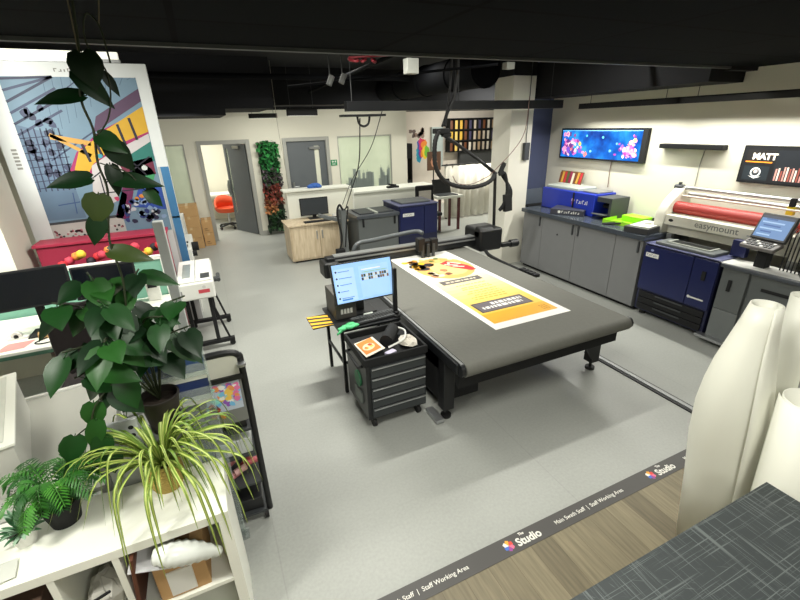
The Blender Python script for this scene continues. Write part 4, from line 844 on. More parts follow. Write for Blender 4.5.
linear('track_light', (5.2, 5.0, 2.47), (5.2, 3.52, 2.47), .07, .07, 'black linear track light above the reef television', zt=2.62)
linear('track_light', (5.2, 3.52, 2.47), (5.2, 1.9, 2.47), .07, .07, 'black linear track light above the soundbar and MATT display', zt=2.75)
linear('pendant_light', (1.0, 9.0, 2.52), (1.52, 9.0, 2.52), .08, .08, 'short black pendant light above the artificial plant column')
linear('pendant_light', (1.68, 8.8, 2.57), (2.26, 8.8, 2.57), .13, .1, 'deep black pendant light in front of the closed door')
tk = thing('cable_trunking', 'long black cable trunking hung across the room before the pillar', 'trunking', (3.2, 5.3, 2.5)); MB().box(1.72, 5.1, 5.24, 5.36, 2.46, 2.57).build('trunk', SATIN, tk, bev=.004)
MB().box(1.66, 2.2, 5.2, 5.4, 2.40, 2.425).build('end_plate', BLACK, tk)
for x in (1.8, 3.3, 4.9): MB().cyl((x, 5.3, 2.57), (x, 5.3, 3.4), .006, n=6).build('hanger', DKGREY, tk)
MB().tube(spline([(1.86, 5.3, 2.40), (1.88, 5.3, 2.32), (1.94, 5.3, 2.29), (2.0, 5.3, 2.32), (2.02, 5.3, 2.40)]), .014, 8).build('cable_hook', RUBBER, tk, smooth=True)
tag(MB().tube(spline([(1.90, 5.32, 2.38), (2.05, 5.9, 1.8), (2.12, 6.6, 1.3), (2.14, 7.0, .98)]), .008, 6).build('drop_cable', RUBBER, loc=(2, 6, 1), smooth=True), 'black cable dropping from trunking end to the far press', 'cable')
tag(MB().tube(spline([(2.22, 5.36, 2.47), (2.24, 5.9, 2.0), (2.16, 6.6, 1.5), (2.1, 7.02, 1.06)]), .006, 6).build('drop_cable', c((70, 70, 70)), loc=(2.1, 6, 1), smooth=True), 'thin grey cable dropping beside the thicker black cable', 'cable')
tag(MB().tube(spline([(1.44, 8.6, 3.4), (1.45, 8.6, 2.2), (1.5, 8.5, 1.2)]), .004, 6).build('cord', c((170, 164, 150)), loc=(1.45, 8.6, 1.2), smooth=True), 'thin pale cord hanging in front of the closed grey door', 'cord')
sb2 = [(2.21, 4.5, 2.86, .11, .09, 'white junction box under dark ceiling above the hose hook'), (3.86, 5.0, 2.96, .10, .05, 'small white ceiling sensor box beside the white pillar top')]
for x, y, z, w_, h_, l in sb2:
    t = thing('junction_box', l, 'box', (x, y, z - h_)); MB().box(x - w_ / 1.6, x + w_ / 1.6, y - .05, y + .05, z - h_ * .8, z + h_ * .8).build('housing', c((158, 160, 154)), t, bev=.006); MB().cyl((x, y, z + h_ * .8), (x, y, 3.4), .008, n=8).build('drop_rod', DKGREY, t)
for i, (x, y, z, l) in enumerate(((1.62, 5.6, 2.82, 'left small white spotlight under the dark ceiling conduit'), (1.78, 5.6, 2.84, 'right small white spotlight under the dark ceiling conduit'))):
    t = thing('spotlight', l, 'spotlight', (x, y, z), 'white ceiling spotlights'); MB().cyl((x, y, z - .05), (x + .05, y, z + .05), .035, n=14).build('lamp_head', c((120, 122, 120)), t, smooth='auto'); MB().cyl((x + .02, y, z + .05), (x + .02, y, 3.4), .007, n=6).build('stem', DKGREY, t)
rc = MB()
for k in range(3): rc.tube(spline([(1.75 + .12 * k + .05 * math.cos(t * .785), 5.0 + .09 * math.sin(t * .785 + k), 2.97 + .025 * math.sin(t * .785 + k * 1.3)) for t in range(9)], 3), .014, 6)
rc.tube([(1.7, 5.0, 2.99), (2.2, 5.0, 3.03)], .012, 6).tube([(1.9, 5.0, 3.0), (1.9, 5.0, 3.4)], .01, 6)
tag(rc.build('red_hose_coil', c((120, 26, 36), .5), loc=(1.9, 5, 2.9), smooth=True), 'red coiled air hose hanging under the dark ceiling', 'hose')
PIPE = mat('painted_black_pipe', (12, 13, 16), .9, var=.1, spec=.1)
def pipe(p, q, r, label, nm='ceiling_pipe'): tag(MB().tube([p, q], r, 12).build(nm, PIPE, loc=tuple((Vector(p) + Vector(q)) / 2), smooth='auto'), label, 'pipe')
pipe((-3.35, 3.75, 2.90), (5.4, 3.75, 2.90), .03, 'thin black ceiling pipe running closest behind the tiled ceiling edge')
pipe((-3.35, 5.0, 3.16), (8.9, 5.0, 3.16), .045, 'black ceiling pipe crossing the void just before the pillar')
pipe((-3.35, 7.6, 3.05), (8.9, 7.6, 3.05), .04, 'black ceiling pipe crossing the void far behind the pillar')
pipe((2.3, 3.2, 3.1), (2.3, 10.0, 2.95), .025, 'thin black conduit running away toward the back wall')
pipe((1.2, 6.0, 2.78), (3.4, 4.6, 2.92), .015, 'thin slanted conduit beside the red coiled hose', 'ceiling_conduit')
dc = thing('round_duct', 'wide round black ventilation duct under the ceiling by the pillar', 'duct', (3.95, 6.0, 2.6)); MB().tube([(3.95, 5.6, 3.0), (3.95, 9.3, 3.0)], .24, 24).build('duct', PIPE, dc, smooth='auto')
for y in (5.62, 6.4, 7.4, 8.4): MB().tube([(3.95, y, 3.0), (3.95, y + .05, 3.0)], .255, 24).build('collar', PIPE, dc, smooth='auto')
spb = thing('wall_speaker', 'small dark box mounted on the white pillar right face', 'speaker', (4.82, 5.56, 1.9)); MB().box(4.70, 4.80, 5.54, 5.6, 1.72, 1.98).build('case', DKGREY, spb, bev=.006); MB().tube([(4.75, 5.585, 1.98), (4.75, 5.585, 3.3)], .006, 6).build('cable', DKGREY, spb)

# ================================================================== FRONT RIGHT: SCORED TABLE AND ROLLS
mtb = thing('cutting_bench', 'dark scored cutting mat bench top at the bottom right corner', 'bench', (1.0, 0, 0))
MB().box(.1, 1.885, -.9, .565, .885, .9).build('cutting_mat', node_scratch(), mtb, bev=.002); MB().box(.1, 1.885, -.9, .565, .84, .8845).build('bench_top', DKGREY, mtb)
for x in (.15, 1.78):
    for y in (-.85, .48): MB().box(x, x + .06, y, y + .06, 0, .84).build('leg', BLACK, mtb)
ROLLM = mat('matt_white_vinyl_sheet', (224, 224, 212), .45, var=.015, scale=2)
def vroll(label, rings, y_seed):
    bx, by = rings[0][1:3]; t = thing('vinyl_roll', label, 'roll', (bx, by, 0), 'white vinyl rolls standing by the bench'); n = 44; vs = []; fs = []
    for z, x, y, r in rings:
        for i in range(n + 1):
            a = y_seed + 2 * math.pi * 1.3 * i / n; rr = r * (1 - .14 * i / n); vs.append((x + rr * math.cos(a), y + rr * math.sin(a), z))
    for k in range(len(rings) - 1):
        for i in range(n): q = k * (n + 1) + i; fs.append((q, q + 1, q + n + 2, q + n + 1))
    o = MB().add(vs, fs).build('sheet', ROLLM, t, smooth=True); o.modifiers.new('Solidify', 'SOLIDIFY').thickness = .004
    return t
vroll('largest white vinyl roll, flaring wide from a narrow top', [(0, 2.27, .83, .15), (.5, 2.20, .845, .158), (.8, 2.14, .85, .162), (1.0, 2.105, .85, .155), (1.13, 2.09, .85, .14), (1.25, 2.085, .85, .12), (1.36, 2.09, .85, .095), (1.46, 2.10, .85, .075), (1.543, 2.11, .85, .062)], -2.2)
vroll('slim white vinyl roll just right of the flared roll', [(0, 2.52, .80, .066), (.8, 2.42, .80, .066), (1.555, 2.325, .805, .06)], .6)
vroll('short white vinyl roll in front nearest the bench corner', [(0, 2.17, .50, .125), (.6, 2.13, .55, .122), (1.2, 2.12, .59, .115)], 2.0)
vroll('tall white vinyl roll at the right edge behind the short roll', [(0, 2.48, .58, .10), (.7, 2.46, .60, .10), (1.5, 2.44, .62, .095)], 1.0)
# ================================================================== LEFT SIDE
# graffiti display wall
pw = thing('graffiti_display', 'large white framed graffiti mural display with a blue corner stripe', 'display panel', (-1.05, 5.6, 0))
MB().box(-1.75, -.33, 5.61, 5.69, .02, 2.95).build('panel', mat('display_white', (206, 210, 210), .6, var=.02), pw, bev=.003)
MB().box(-1.6, -1.5, 5.64, 5.9, 0, .02).box(-.6, -.5, 5.64, 5.9, 0, .02).build('feet', GREYM, pw)
a = Art((-1.75, 5.609, 0), (1, 0, 0), (0, 0, 1)); g = lambda *q: c(tuple(int(x * .80) for x in q), .6); r7 = random.Random(9)  # the lambda lowers every mural colour to stand in for shade on it
a.rect(1.335, .4, 1.42, 1.93, g(70, 140, 196)); a.rect(1.31, .4, 1.335, 1.93, g(206, 210, 210)); a.rect(1.335, 1.35, 1.42, 1.37, g(220, 224, 226)); glyphs(a, .62, 2.865, .26, .03, 7, g(150, 150, 146)); [a.rect(.07, 1.98 + i * .035, .115, 2.0 + i * .035, g(170, 170, 166)) for i in range(6)]
a.L = 2; u0, u1, v0, v1 = .17, 1.305, 1.22, 2.82
a.rect(u0, v0, u1, v1, g(126, 158, 182)); a.L = 3
def cl(u, v): return min(u1, max(u0, u)), min(v1, max(v0, v))
def P(pts, m): a.poly([cl(*q) for q in pts], m)
for i in range(12): a.line(cl(u0 + .3 + i * .075, 2.30 + .05 * i), cl(u0 + .34 + i * .075, v1), .006, g(96, 126, 152))
P([(u0, 1.45), (u0 + .34, 1.45), (u0 + .30, 2.3), (u0, 2.4)], g(104, 132, 160)); a.L = 4
DB = g(52, 60, 92); DB2 = g(70, 82, 116)
for i in range(6): a.line(cl(u0, 2.30 + i * .1), cl(u0 + .42, 2.52 + i * .1), .022, DB if i % 2 else DB2)
for i in range(7): a.line(cl(u0 + .02 + i * .05, 1.75), cl(u0 + .04 + i * .05, 2.36), .012, DB)
for i in range(8): a.line(cl(u0, 1.78 + i * .07), cl(u0 + .36, 1.80 + i * .07), .008, DB)
for i in range(22): q = cl(u0 + .06 + r7.random() * .36, 1.85 + r7.random() * .75); a.blob(min(q[0], u1 - .1), q[1], .055, (DB, DB2)[i % 2], 7, .6)
a.line(cl(u0 + .2, 2.05), cl(u1, 2.62), .014, g(60, 76, 110)); a.line(cl(.5, 2.6), cl(.8, 2.8), .01, g(60, 76, 110))
a.blob(.55, 1.58, .05, g(30, 34, 50), 10, .2); a.line((.30, 1.6), (.5, 1.62), .012, g(60, 90, 140)); a.line((.44, 1.5), (.46, 1.72), .01, g(60, 90, 140)); a.L = 5
YL = g(236, 184, 40); MG = g(180, 40, 110)
P([(.80, 2.30), (1.305, 2.60), (1.305, 2.72), (.86, 2.46)], g(92, 62, 96)); P([(.50, 1.95), (.60, 2.12), (.86, 2.32), (1.305, 2.52), (1.305, 2.28), (.94, 2.12), (.70, 1.9), (.56, 1.8)], MG); a.L = 6
P([(.54, 1.95), (.62, 2.12), (.90, 2.32), (1.305, 2.55), (1.305, 2.30), (.98, 2.18), (.72, 2.0), (.62, 1.86)], YL)
a.line((.42, 2.28), (.75, 2.20), .05, g(232, 176, 80)); a.line((.42, 2.30), (.72, 2.08), .035, g(232, 176, 80)); a.L = 7
for i in range(5): a.line((.70 + i * .12, 2.02 + i * .05), (.67 + i * .12, 2.20 + i * .06), .026, g(30, 26, 46))
P([(.70, 1.98), (.90, 2.1), (1.3, 2.28), (1.3, 2.0), (1.0, 1.9), (.84, 1.6), (.66, 1.52), (.62, 1.62)], g(226, 220, 222)); a.L = 8
P([(.98, 2.02), (1.3, 2.2), (1.3, 2.0), (1.06, 1.92)], g(40, 130, 120)); P([(.95, 1.98), (1.28, 2.04), (1.28, 1.86), (1.0, 1.82)], g(120, 36, 66)); a.blob(1.14, 1.86, .13, g(70, 170, 110), 14, .12); a.L = 9
a.blob(1.18, 1.93, .035, g(230, 240, 236), 8, .3); P([(.78, 1.42), (.98, 1.86), (1.06, 1.8), (.9, 1.38)], g(120, 30, 90)); P([(.80, 1.46), (.90, 1.7), (.95, 1.66), (.86, 1.42)], g(50, 130, 140))
P([(.98, 1.52), (1.1, 1.78), (1.3, 1.74), (1.3, 1.46)], g(44, 84, 180)); a.blob(1.2, 1.66, .08, g(232, 206, 40), 9, .4)
a.L = 10
for i in range(36): a.blob(.88 + r7.random() * .38, 1.36 + r7.random() * .22, .035, (g(40, 60, 130), g(150, 180, 220), g(30, 34, 70), g(220, 226, 236))[i % 4], 8, .5)
for i in range(14): a.line((.66 + r7.random() * .6, 1.6 + r7.random() * .5), (.66 + r7.random() * .6, 1.6 + r7.random() * .5), .012, g(26, 26, 46)) if r7.random() < .5 else a.blob(.7 + r7.random() * .55, 1.6 + r7.random() * .5, .03, (g(220, 60, 110), g(60, 170, 190), g(240, 150, 60))[i % 3], 7)
a.L = 9
P([(u0, v0), (.85, v0), (.85, 1.42), (u0, 1.40)], g(206, 206, 200)); P([(u0, 1.40), (.85, 1.42), (.85, 1.45), (u0, 1.425)], g(60, 66, 70)); a.L = 10
for i in range(70): a.blob(.19 + r7.random() * .64, 1.235 + r7.random() * .1, .016, (g(130, 40, 60), g(40, 36, 46), g(196, 120, 130), g(226, 220, 214))[i % 4], 6)
a.build('mural', pw)
lb = thing('light_bar', 'white glowing light bar along the top of graffiti mural', 'light', (-1.2, 5.66, 2.97)); MB().box(-1.75, -.55, 5.62, 5.68, 2.955, 2.985).build('mount', GREYM, lb); MB().box(-1.74, -.56, 5.615, 5.685, 2.985, 3.05).build('diffuser', c((236, 236, 222), .5, emit=.7), lb)
rb = thing('red_counter', 'crimson red covered counter standing under the graffiti mural', 'counter', (-1.12, 5.42, 0)); MB().box(-1.68, -.50, 5.30, 5.55, .0, 1.235).build('cover', mat('crimson_cover', (150, 34, 62), .6, var=.05), rb, bev=.006); MB().box(-1.70, -.48, 5.28, 5.57, 1.235, 1.265).build('top', mat('crimson_top', (168, 44, 72), .5), rb, bev=.004)

# office desk with monitors
dk = thing('office_desk', 'white office desk against the teal screen at far left', 'desk', (-1.6, 4.35, 0))
MB().box(-2.7, -.50, 3.90, 4.74, .695, .72).build('desk_top', WLAM, dk, bev=.003)
for x in (-2.65, -.58):
    for y in (3.95, 4.66): MB().box(x, x + .05, y, y + .05, 0, .695).build('leg', WPLAS, dk)
ts = thing('desk_screen', 'teal fabric desk screen with pale frame behind the monitors', 'desk screen', (-1.6, 4.8, 0)); MB().box(-2.7, -.55, 4.77, 4.81, .3, 1.10).build('fabric', mat('teal_fabric', (120, 170, 150), .9, var=.05, scale=40), ts)
MB().box(-2.72, -.53, 4.76, 4.82, 1.10, 1.135).box(-.55, -.52, 4.76, 4.82, .0, 1.10).box(-2.73, -2.70, 4.76, 4.82, .0, 1.10).build('frame', WPLAS, ts)
def off_monitor(cx, cy, zb, w, h, yaw, roll, label):
    t = thing('monitor', label, 'monitor', (cx, cy, .72), 'switched off monitors on the left office desk'); T = Matrix.Translation((cx, cy, zb + h / 2)) @ Matrix.Rotation(R(yaw), 4, 'Z') @ Matrix.Rotation(R(-8), 4, 'X')
    MB(T).box(-w / 2, w / 2, 0, .03, -h / 2, h / 2).build('case', MATTE, t, bev=.006); scr(T, w - .03, h - .035).rect(0, 0, w - .03, h - .035, SCREENOFF).build('screen', t)
    MB().box(cx - .03, cx + .03, cy + .05, cy + .08, .73, zb + .1).box(cx - .12, cx + .12, cy - .04, cy + .16, .72, .732).build('stand', MATTE, t, bev=.004); return t
off_monitor(-1.46, 4.18, .98, .56, .32, 6, 0, 'switched off monitor at the left frame edge over the red card')
off_monitor(-.985, 4.42, .90, .50, .30, -2, 0, 'switched off monitor between the left monitor and potted vine')
cd = tag(MB().prism([(-1.75, 3.95, .7205), (-1.56, 3.97, .7205), (-1.52, 4.10, .7205), (-1.70, 4.10, .7205)], (0, 0, .003)).build('card', c((226, 150, 146)), loc=(-1.63, 4.03, .7205)), 'salmon pink card lying on the white office desk', 'card')
wbx = thing('small_carton', 'little brown carton on the office desk under the left monitor', 'box', (-1.42, 4.12, .72)); MB().obox((-1.44, 4.12, .745), (.11, .07, .05), (0, 0, 12)).build('carton', CARD, wbx, bev=.003); MB().obox((-1.44, 4.12, .772), (.07, .05, .004), (0, 0, 12)).build('label', DKGREY, wbx)
ms = thing('tape_dispenser', 'white round tape dispenser with dark core on office desk', 'dispenser', (-1.62, 4.2, .72)); MB().tube([(-1.66, 4.17, .75), (-1.66, 4.21, .75)], .035, 20).box(-1.72, -1.58, 4.165, 4.215, .72, .74).build('body', WPLAS, ms, smooth='auto'); MB().tube([(-1.66, 4.165, .75), (-1.66, 4.168, .75)], .017, 14).build('core', MATTE, ms)
tag(MB().tube(spline([(-1.4, 4.12, .73), (-1.5, 4.02, .725), (-1.42, 3.98, .725), (-1.3, 4.05, .725), (-1.2, 4.2, .73), (-1.3, 4.5, .75)]), .005, 6).build('desk_cable', MATTE, loc=(-1.4, 4.1, .72), smooth=True), 'thin black cable looping across the white office desk', 'cable')
ph = thing('charging_dock', 'small white charging dock with black face on the teal screen frame', 'dock', (-.66, 4.6, .72)); MB().box(-.72, -.60, 4.60, 4.66, .72, .93).build('dock', WPLAS, ph, bev=.012); MB().box(-.70, -.62, 4.592, 4.60, .86, .92).build('face', MATTE, ph)
fl2 = []
for i in range(16):
    x = -1.42 + i * .058; q = ((190, 36, 46), (226, 190, 60), (200, 60, 80), (40, 30, 40), (214, 130, 60))[(i * 7) % 5]
    b = MB(); b.ball((x, 5.0 + .03 * (i % 3), 1.10 + .03 * ((i * 5) % 4)), .045, .04, .045, 8)
    fl2.append((b, q))
ff = thing('red_flower_trough', 'row of red and yellow artificial flowers behind the monitors', 'flowers', (-1.0, 5.0, 0)); MB().box(-1.5, -.48, 4.93, 5.08, 0, 1.07).build('trough', MATTE, ff)
for b, q in fl2: b.build('flower', c(q, .7), ff, smooth=True)
oc3 = thing('office_chair', 'dark fabric office chair with rounded back at the white desk', 'chair', (-1.05, 3.55, 0))
CHF = mat('dark_chair_fabric', (40, 34, 34), .9, var=.08, scale=30)
b = MB(); vs = []; fs = []
for j in range(9):
    v = j / 8; hw = .22 * math.sqrt(max(0, 1 - (abs(v - .45) / .56) ** 3)) + .02
    for i in range(9):
        u = -1 + i / 4; vs.append((-.99 + u * hw * .86, 3.47 + .06 * u * u * -1 + .03 * v + .02, .66 + .50 * v))
b.add(vs, [(j * 9 + i, j * 9 + i + 1, j * 9 + i + 10, j * 9 + i + 9) for j in range(8) for i in range(8)]); o = b.build('backrest', CHF, oc3, smooth=True); s = o.modifiers.new('Solidify', 'SOLIDIFY'); s.thickness = .05
b = MB().box(-1.28, -.82, 3.48, 3.9, .46, .53); b.build('seat', CHF, oc3, bev=.03)
MB().cyl((-1.05, 3.68, .1), (-1.05, 3.68, .46), .03).build('column', MATTE, oc3); MB().box(-1.04, -.96, 3.47, 3.52, .5, .8).build('back_bar', MATTE, oc3)
for i in range(5):
    t = 2 * math.pi * i / 5 + .3; p = (-1.05 + .28 * math.cos(t), 3.68 + .28 * math.sin(t)); l = MB().tube([(-1.05, 3.68, .11), (*p, .08)], [.03, .02], 8).build('leg', MATTE, oc3, smooth='auto'); MB().ball((*p, .035), .035).build('castor', RUBBER, l, smooth=True)
# near white desk
nd = thing('white_desk', 'white desk directly behind the plant shelf', 'desk', (-1.2, 2.5, 0))
NT = Matrix.Translation((-1.25, 2.48, 0)) @ Matrix.Rotation(R(7), 4, 'Z')
MB(NT).box(-.75, .52, -.55, .55, .705, .73).build('desk_top', mat('grey_white_laminate', (184, 184, 176), .5, var=.02), nd, bev=.002)
MB(NT).box(-.75, .52, .55, .575, .69, .745).build('rear_lip', WPLAS, nd, bev=.002)
for x in (-.7, .45):
    for y in (-.5, .48): MB(NT).box(x, x + .04, y, y + .04, 0, .705).build('leg', WPLAS, nd)
BT2 = Matrix.Translation((-1.365, 2.455, .7305)) @ Matrix.Rotation(R(15.6), 4, 'Z')
wt = thing('white_cabinet', 'white flat topped cabinet box standing on the desk at left edge', 'cabinet', (-1.365, 2.455, .7305))
MB(BT2).box(-.25, .245, -.40, .39, 0, .255).build('body', mat('cabinet_grey_white', (196, 196, 188), .5, var=.02), wt, bev=.004); MB(BT2).box(-.26, .256, -.41, .40, .255, .27).build('rim', WLAM, wt, bev=.003); MB(BT2).box(-.22, .215, -.37, .36, .27, .274).build('inset_panel', mat('lid_panel', (214, 216, 204), .5), wt)
bgk = MB(); bgk.ball((-1.55, 3.5, .16), .3, .2, .16, 14)
tag(bgk.build('shade_bag', MATTE, loc=(-1.55, 3.5, 0), smooth=True), 'black bag shape added for the shade under the left desk', 'bag')  # dark bag shape put in where the desk only casts shade
gpst = thing('partition_post', 'slim pale grey partition post between the vine and white plotter', 'post', (-.42, 3.6, 0)); MB().box(-.405, -.335, 3.56, 3.64, 0.02, 1.68).build('post', mat('pale_grey_post', (176, 180, 178), .4), gpst, bev=.006); MB().box(-.48, -.25, 3.5, 3.7, 0, .02).build('foot', GREYM, gpst)

# white plotter and the smaller cutter behind it
wp = thing('white_plotter', 'white plotter on a black castor stand behind the paper trolley', 'printer', (-.28, 5.05, 0))
MB().box(-.46, -.10, 4.62, 5.50, .64, .83).build('body', WPLAS, wp, bev=.02); MB().box(-.45, -.11, 4.64, 5.48, .83, .85).build('lid', WPLAS, wp, bev=.008)
MB().box(-.40, -.32, 4.78, 5.3, .8505, .853).build('window', c((150, 156, 152), .15), wp); MB().box(-.275, -.268, 4.64, 5.48, .8505, .852).build('lid_seam', GREYM, wp); MB().box(-.22, -.13, 4.70, 4.86, .8505, .858).build('control_panel', DKGREY, wp, bev=.003)
a = Art((-.46, 4.6195, .64), (1, 0, 0), (0, 0, 1)); a.rect(.20, .07, .31, .11, c((196, 70, 80))); a.build('red_badge', wp); a = Art((-.46, 4.6195, .64), (1, 0, 0), (0, 0, 1)); a.circ(.26, .135, .018, c((200, 200, 196))); a.build('emblem', wp); a = Art((-.46, 4.6195, .64), (1, 0, 0), (0, 0, 1)); a.rect(.03, .06, .045, .12, GREYM); a.build('side_latch', wp)
MB().tube([(-.10, 4.95, .74), (-.04, 4.95, .74)], .03, 14).tube([(-.05, 4.9, .74), (-.05, 5.12, .74)], .022, 12).build('side_knob', DKGREY, wp, smooth='auto')
for y in (4.72, 5.40):
    l = MB().box(-.42, -.38, y - .02, y + .02, .06, .64).box(-.19, -.15, y - .02, y + .02, .06, .64).box(-.46, .0, y - .03, y + .03, .06, .10).build('stand_leg', MATTE, wp, bev=.004)
    for x in (-.43, -.03): MB().cyl((x, y - .015, .03), (x, y + .015, .03), .03, n=14).build('castor', RUBBER, l, smooth='auto')
MB().tube([(-.17, 4.72, .6), (-.05, 4.72, .1)], .012).tube([(-.17, 5.4, .6), (-.05, 5.4, .1)], .012).build('brace', MATTE, wp)
vc = thing('vinyl_cutter', 'small white vinyl cutter with black knob behind the white plotter', 'printer', (-.4, 6.3, 0))
MB().box(-.58, -.30, 5.85, 6.8, .72, .90).build('body', WPLAS, vc, bev=.015); MB().box(-.54, -.34, 5.95, 6.1, .9, .906).box(-.54, -.34, 6.2, 6.3, .9, .906).build('slots', MATTE, vc)
MB().tube([(-.30, 6.15, .86), (-.22, 6.15, .86)], .06, 16).tube([(-.30, 6.0, .80), (-.25, 6.0, .80)], .035, 12).build('roll_knob', MATTE, vc, smooth='auto')
MB().box(-.55, -.51, 5.9, 6.75, 0, .72).box(-.37, -.33, 5.9, 6.75, 0, .72).build('stand', WPLAS, vc)
tl2 = thing('mint_cabinet', 'white storage cabinet with mint door glimpsed beside the mural', 'cabinet', (-.35, 7.4, 0)); MB().box(-.74, -.40, 7.2, 7.8, 0, 1.05).build('carcass', WPLAS, tl2, bev=.004); MB().box(-.72, -.46, 7.188, 7.2, .35, 1.02).build('door', c((150, 206, 190)), tl2)

# paper trolley
pt = thing('paper_trolley', 'tall black tube framed trolley of paper tiers behind the plant shelf', 'trolley', (-.2, 2.4, 0))
for y, k in ((2.14, 1.0), (2.62, .62)):
    MB().tube(spline([(.005, y, .07), (.005, y, .6 * k), (.005, y, 1.12 * k), (-.005, y, 1.12 * k + .07), (-.06, y, 1.12 * k + .095), (-.2, y, 1.12 * k + .095), (-.34, y, 1.12 * k + .095), (-.40, y, 1.12 * k + .07), (-.41, y, 1.12 * k), (-.41, y, .6 * k), (-.41, y, .07)], 5), .018, 10).build('tube_frame', BLACK, pt, smooth=True)
MB().tube([(.003, 2.105, 1.14), (.003, 2.105, 1.155)], .024, 12).tube([(.005, 2.12, 1.135), (.005, 2.12, 1.15)], .022, 12).build('collar', CHROME, pt)
MB().box(-.40, -.012, 2.13, 2.15, 1.08, 1.20).build('header_panel', c((206, 206, 194)), pt); MB().box(-.41, 0, 2.115, 2.14, 1.055, 1.082).build('header_bar', BLACK, pt)
MB().box(-.395, -.012, 2.128, 2.14, .78, 1.055).build('front_panel', mat('trolley_grey_panel', (120, 122, 118), .4), pt)
a = Art((-.395, 2.1275, .78), (1, 0, 0), (0, 0, 1)); r8 = random.Random(2)
a.rect(.19, .09, .37, .27, c((190, 200, 214)))
for i in range(46): a.L = 2 + .1 * i; a.blob(.19 + r8.random() * .17, .10 + (r8.random() ** .6) * .15, .022, c(((230, 120, 170), (120, 190, 230), (240, 200, 90), (150, 220, 210), (240, 236, 230), (150, 90, 190), (236, 150, 90))[i % 7]), 7, .5)
a.L = 8
for i in range(8): a.blob(.21 + r8.random() * .06, .04 + r8.random() * .10, .025, c(((180, 60, 40), (210, 140, 60), (90, 40, 30))[i % 3]), 7, .5)
a.build('print', pt)
for z in (.06, .30, .52, .70):
    MB().box(-.40, -.005, 2.13, 2.62, z, z + .015).build('tier', DKGREY, pt)
for x in (-.38, -.02):
    for y in (2.15, 2.6): MB().cyl((x - .012, y, .035), (x + .012, y, .035), .035, n=16).build('castor', RUBBER, pt, smooth='auto')
for i, (x, y, z, w_, d_, h_, q, l, n_) in enumerate(((-.12, 2.26, .715, .2, .2, .06, (24, 24, 26), 'black tool case on the second tier of paper trolley', 'tool_case'), (-.12, 2.25, .535, .2, .2, .10, (196, 200, 198), 'silver foil pack on the middle tier of paper trolley', 'foil_pack'), (-.30, 2.3, .535, .12, .24, .07, (120, 150, 180), 'pale blue packet on the middle tier of paper trolley', 'packet'), (-.12, 2.27, .075, .2, .22, .09, (30, 30, 32), 'black box on the bottom tier of paper trolley', 'tool_box'))):
    b = MB().obox((x, y, z + h_ / 2 + .001), (w_, d_, h_), (0, 0, r8.uniform(-6, 6))); tag(b.build(n_, c(q, .35), loc=(x, y, z), bev=.006), l, 'box')
for i in range(7):
    x, y = -.17 + .035 * (i % 4), 2.2 + .06 * (i // 2); b = MB(); b.tube([(x - .02, y, .34 + .03 * (i % 2)), (x + .05, y + .03, .35 + .02 * (i % 3))], .02, 10); tag(b.build('ink_bottle', c(((206, 130, 130), (226, 176, 170), (150, 60, 60), (190, 90, 100))[i % 4], .4), loc=(x, y, .33), smooth='auto'), 'pink ink bottle lying in a heap on the lower trolley tier', 'bottle', 'pink bottles on the lower trolley tier')
# clear leaflet holder
lh = thing('leaflet_holder', 'clear acrylic leaflet holder with navy leaflets beside the trolley', 'leaflet holder', (-.31, 2.07, 0))
MB().box(-.45, -.16, 2.075, 2.083, .02, 1.40).build('back_plate', ACRYL, lh)
for x in (-.16, -.455): MB().box(x, x + .005, 2.035, 2.085, .02, 1.40).build('side_plate', ACRYL, lh)
MB().box(-.47, -.14, 2.03, 2.10, 0, .02).build('base', ACRYL, lh)
for z, l in ((1.19, (58, 84, 130)), (1.05, (40, 56, 110))):
    MB().box(-.445, -.165, 2.06, 2.072, z, z + .10).build('leaflets', c(l, .4), lh); MB().box(-.447, -.163, 2.045, 2.05, z - .02, z + .05).build('pocket_front', ACRYL, lh)
    MB().box(-.445, -.165, 2.055, 2.072, z - .045, z - .002).build('paper_edge', WPLAS, lh)
pd2 = thing('perforated_pedestal', 'tall perforated pale plastic pedestal holding the big black pot', 'pedestal', (-.44, 1.94, 0)); PLP = mat('pale_translucent_plastic', (176, 180, 178), .3)
MB().box(-.46, -.28, 1.86, 2.02, 0, 1.0).build('column', PLP, pd2, bev=.008)
pp = MB().box(-.63, -.465, 1.87, 1.89, 0, 1.13).build('perforated_panel', PLP, pd2, bev=.004); MB().box(-.66, -.632, 1.87, 2.0, 0, 1.08).build('side_fin', mat('mid_grey_plastic', (130, 132, 130), .4), pd2)
a = Art((-.63, 1.8695, 0), (1, 0, 0), (0, 0, 1))
for i in range(14): a.circ(.135, 1.09 - i * .042, .011, MATTE, 12)
a.build('holes', pp)
sh = thing('plant_shelf', 'white open cube shelf unit carrying the pot plants', 'shelf', (-.9, 1.64, 0))
Y0, Y1 = 1.50, 1.85
MB().box(-2.0, -.165, Y0, Y1, .755, .80).build('top', WLAM, sh, bev=.002)
MB().box(-.21, -.165, Y0, Y1, 0, .755).build('side', WLAM, sh, bev=.002); MB().box(-2.0, -1.96, Y0, Y1, 0, .755).build('side', WLAM, sh)
for x in (-.59, -.80, -1.19, -1.58): MB().box(x - .012, x + .012, Y0 + .002, Y1, .04, .755).build('divider', WLAM, sh)
MB().box(-1.96, -.21, Y0 + .002, Y1, .38, .40).build('middle_shelf', WLAM, sh); MB().box(-1.96, -.21, Y0, Y1, 0, .04).build('bottom', WLAM, sh)
MB().box(-1.96, -.21, Y1 - .012, Y1 - .002, .04, .755).build('back_panel', mat('shelf_back', (150, 150, 146), .7), sh)
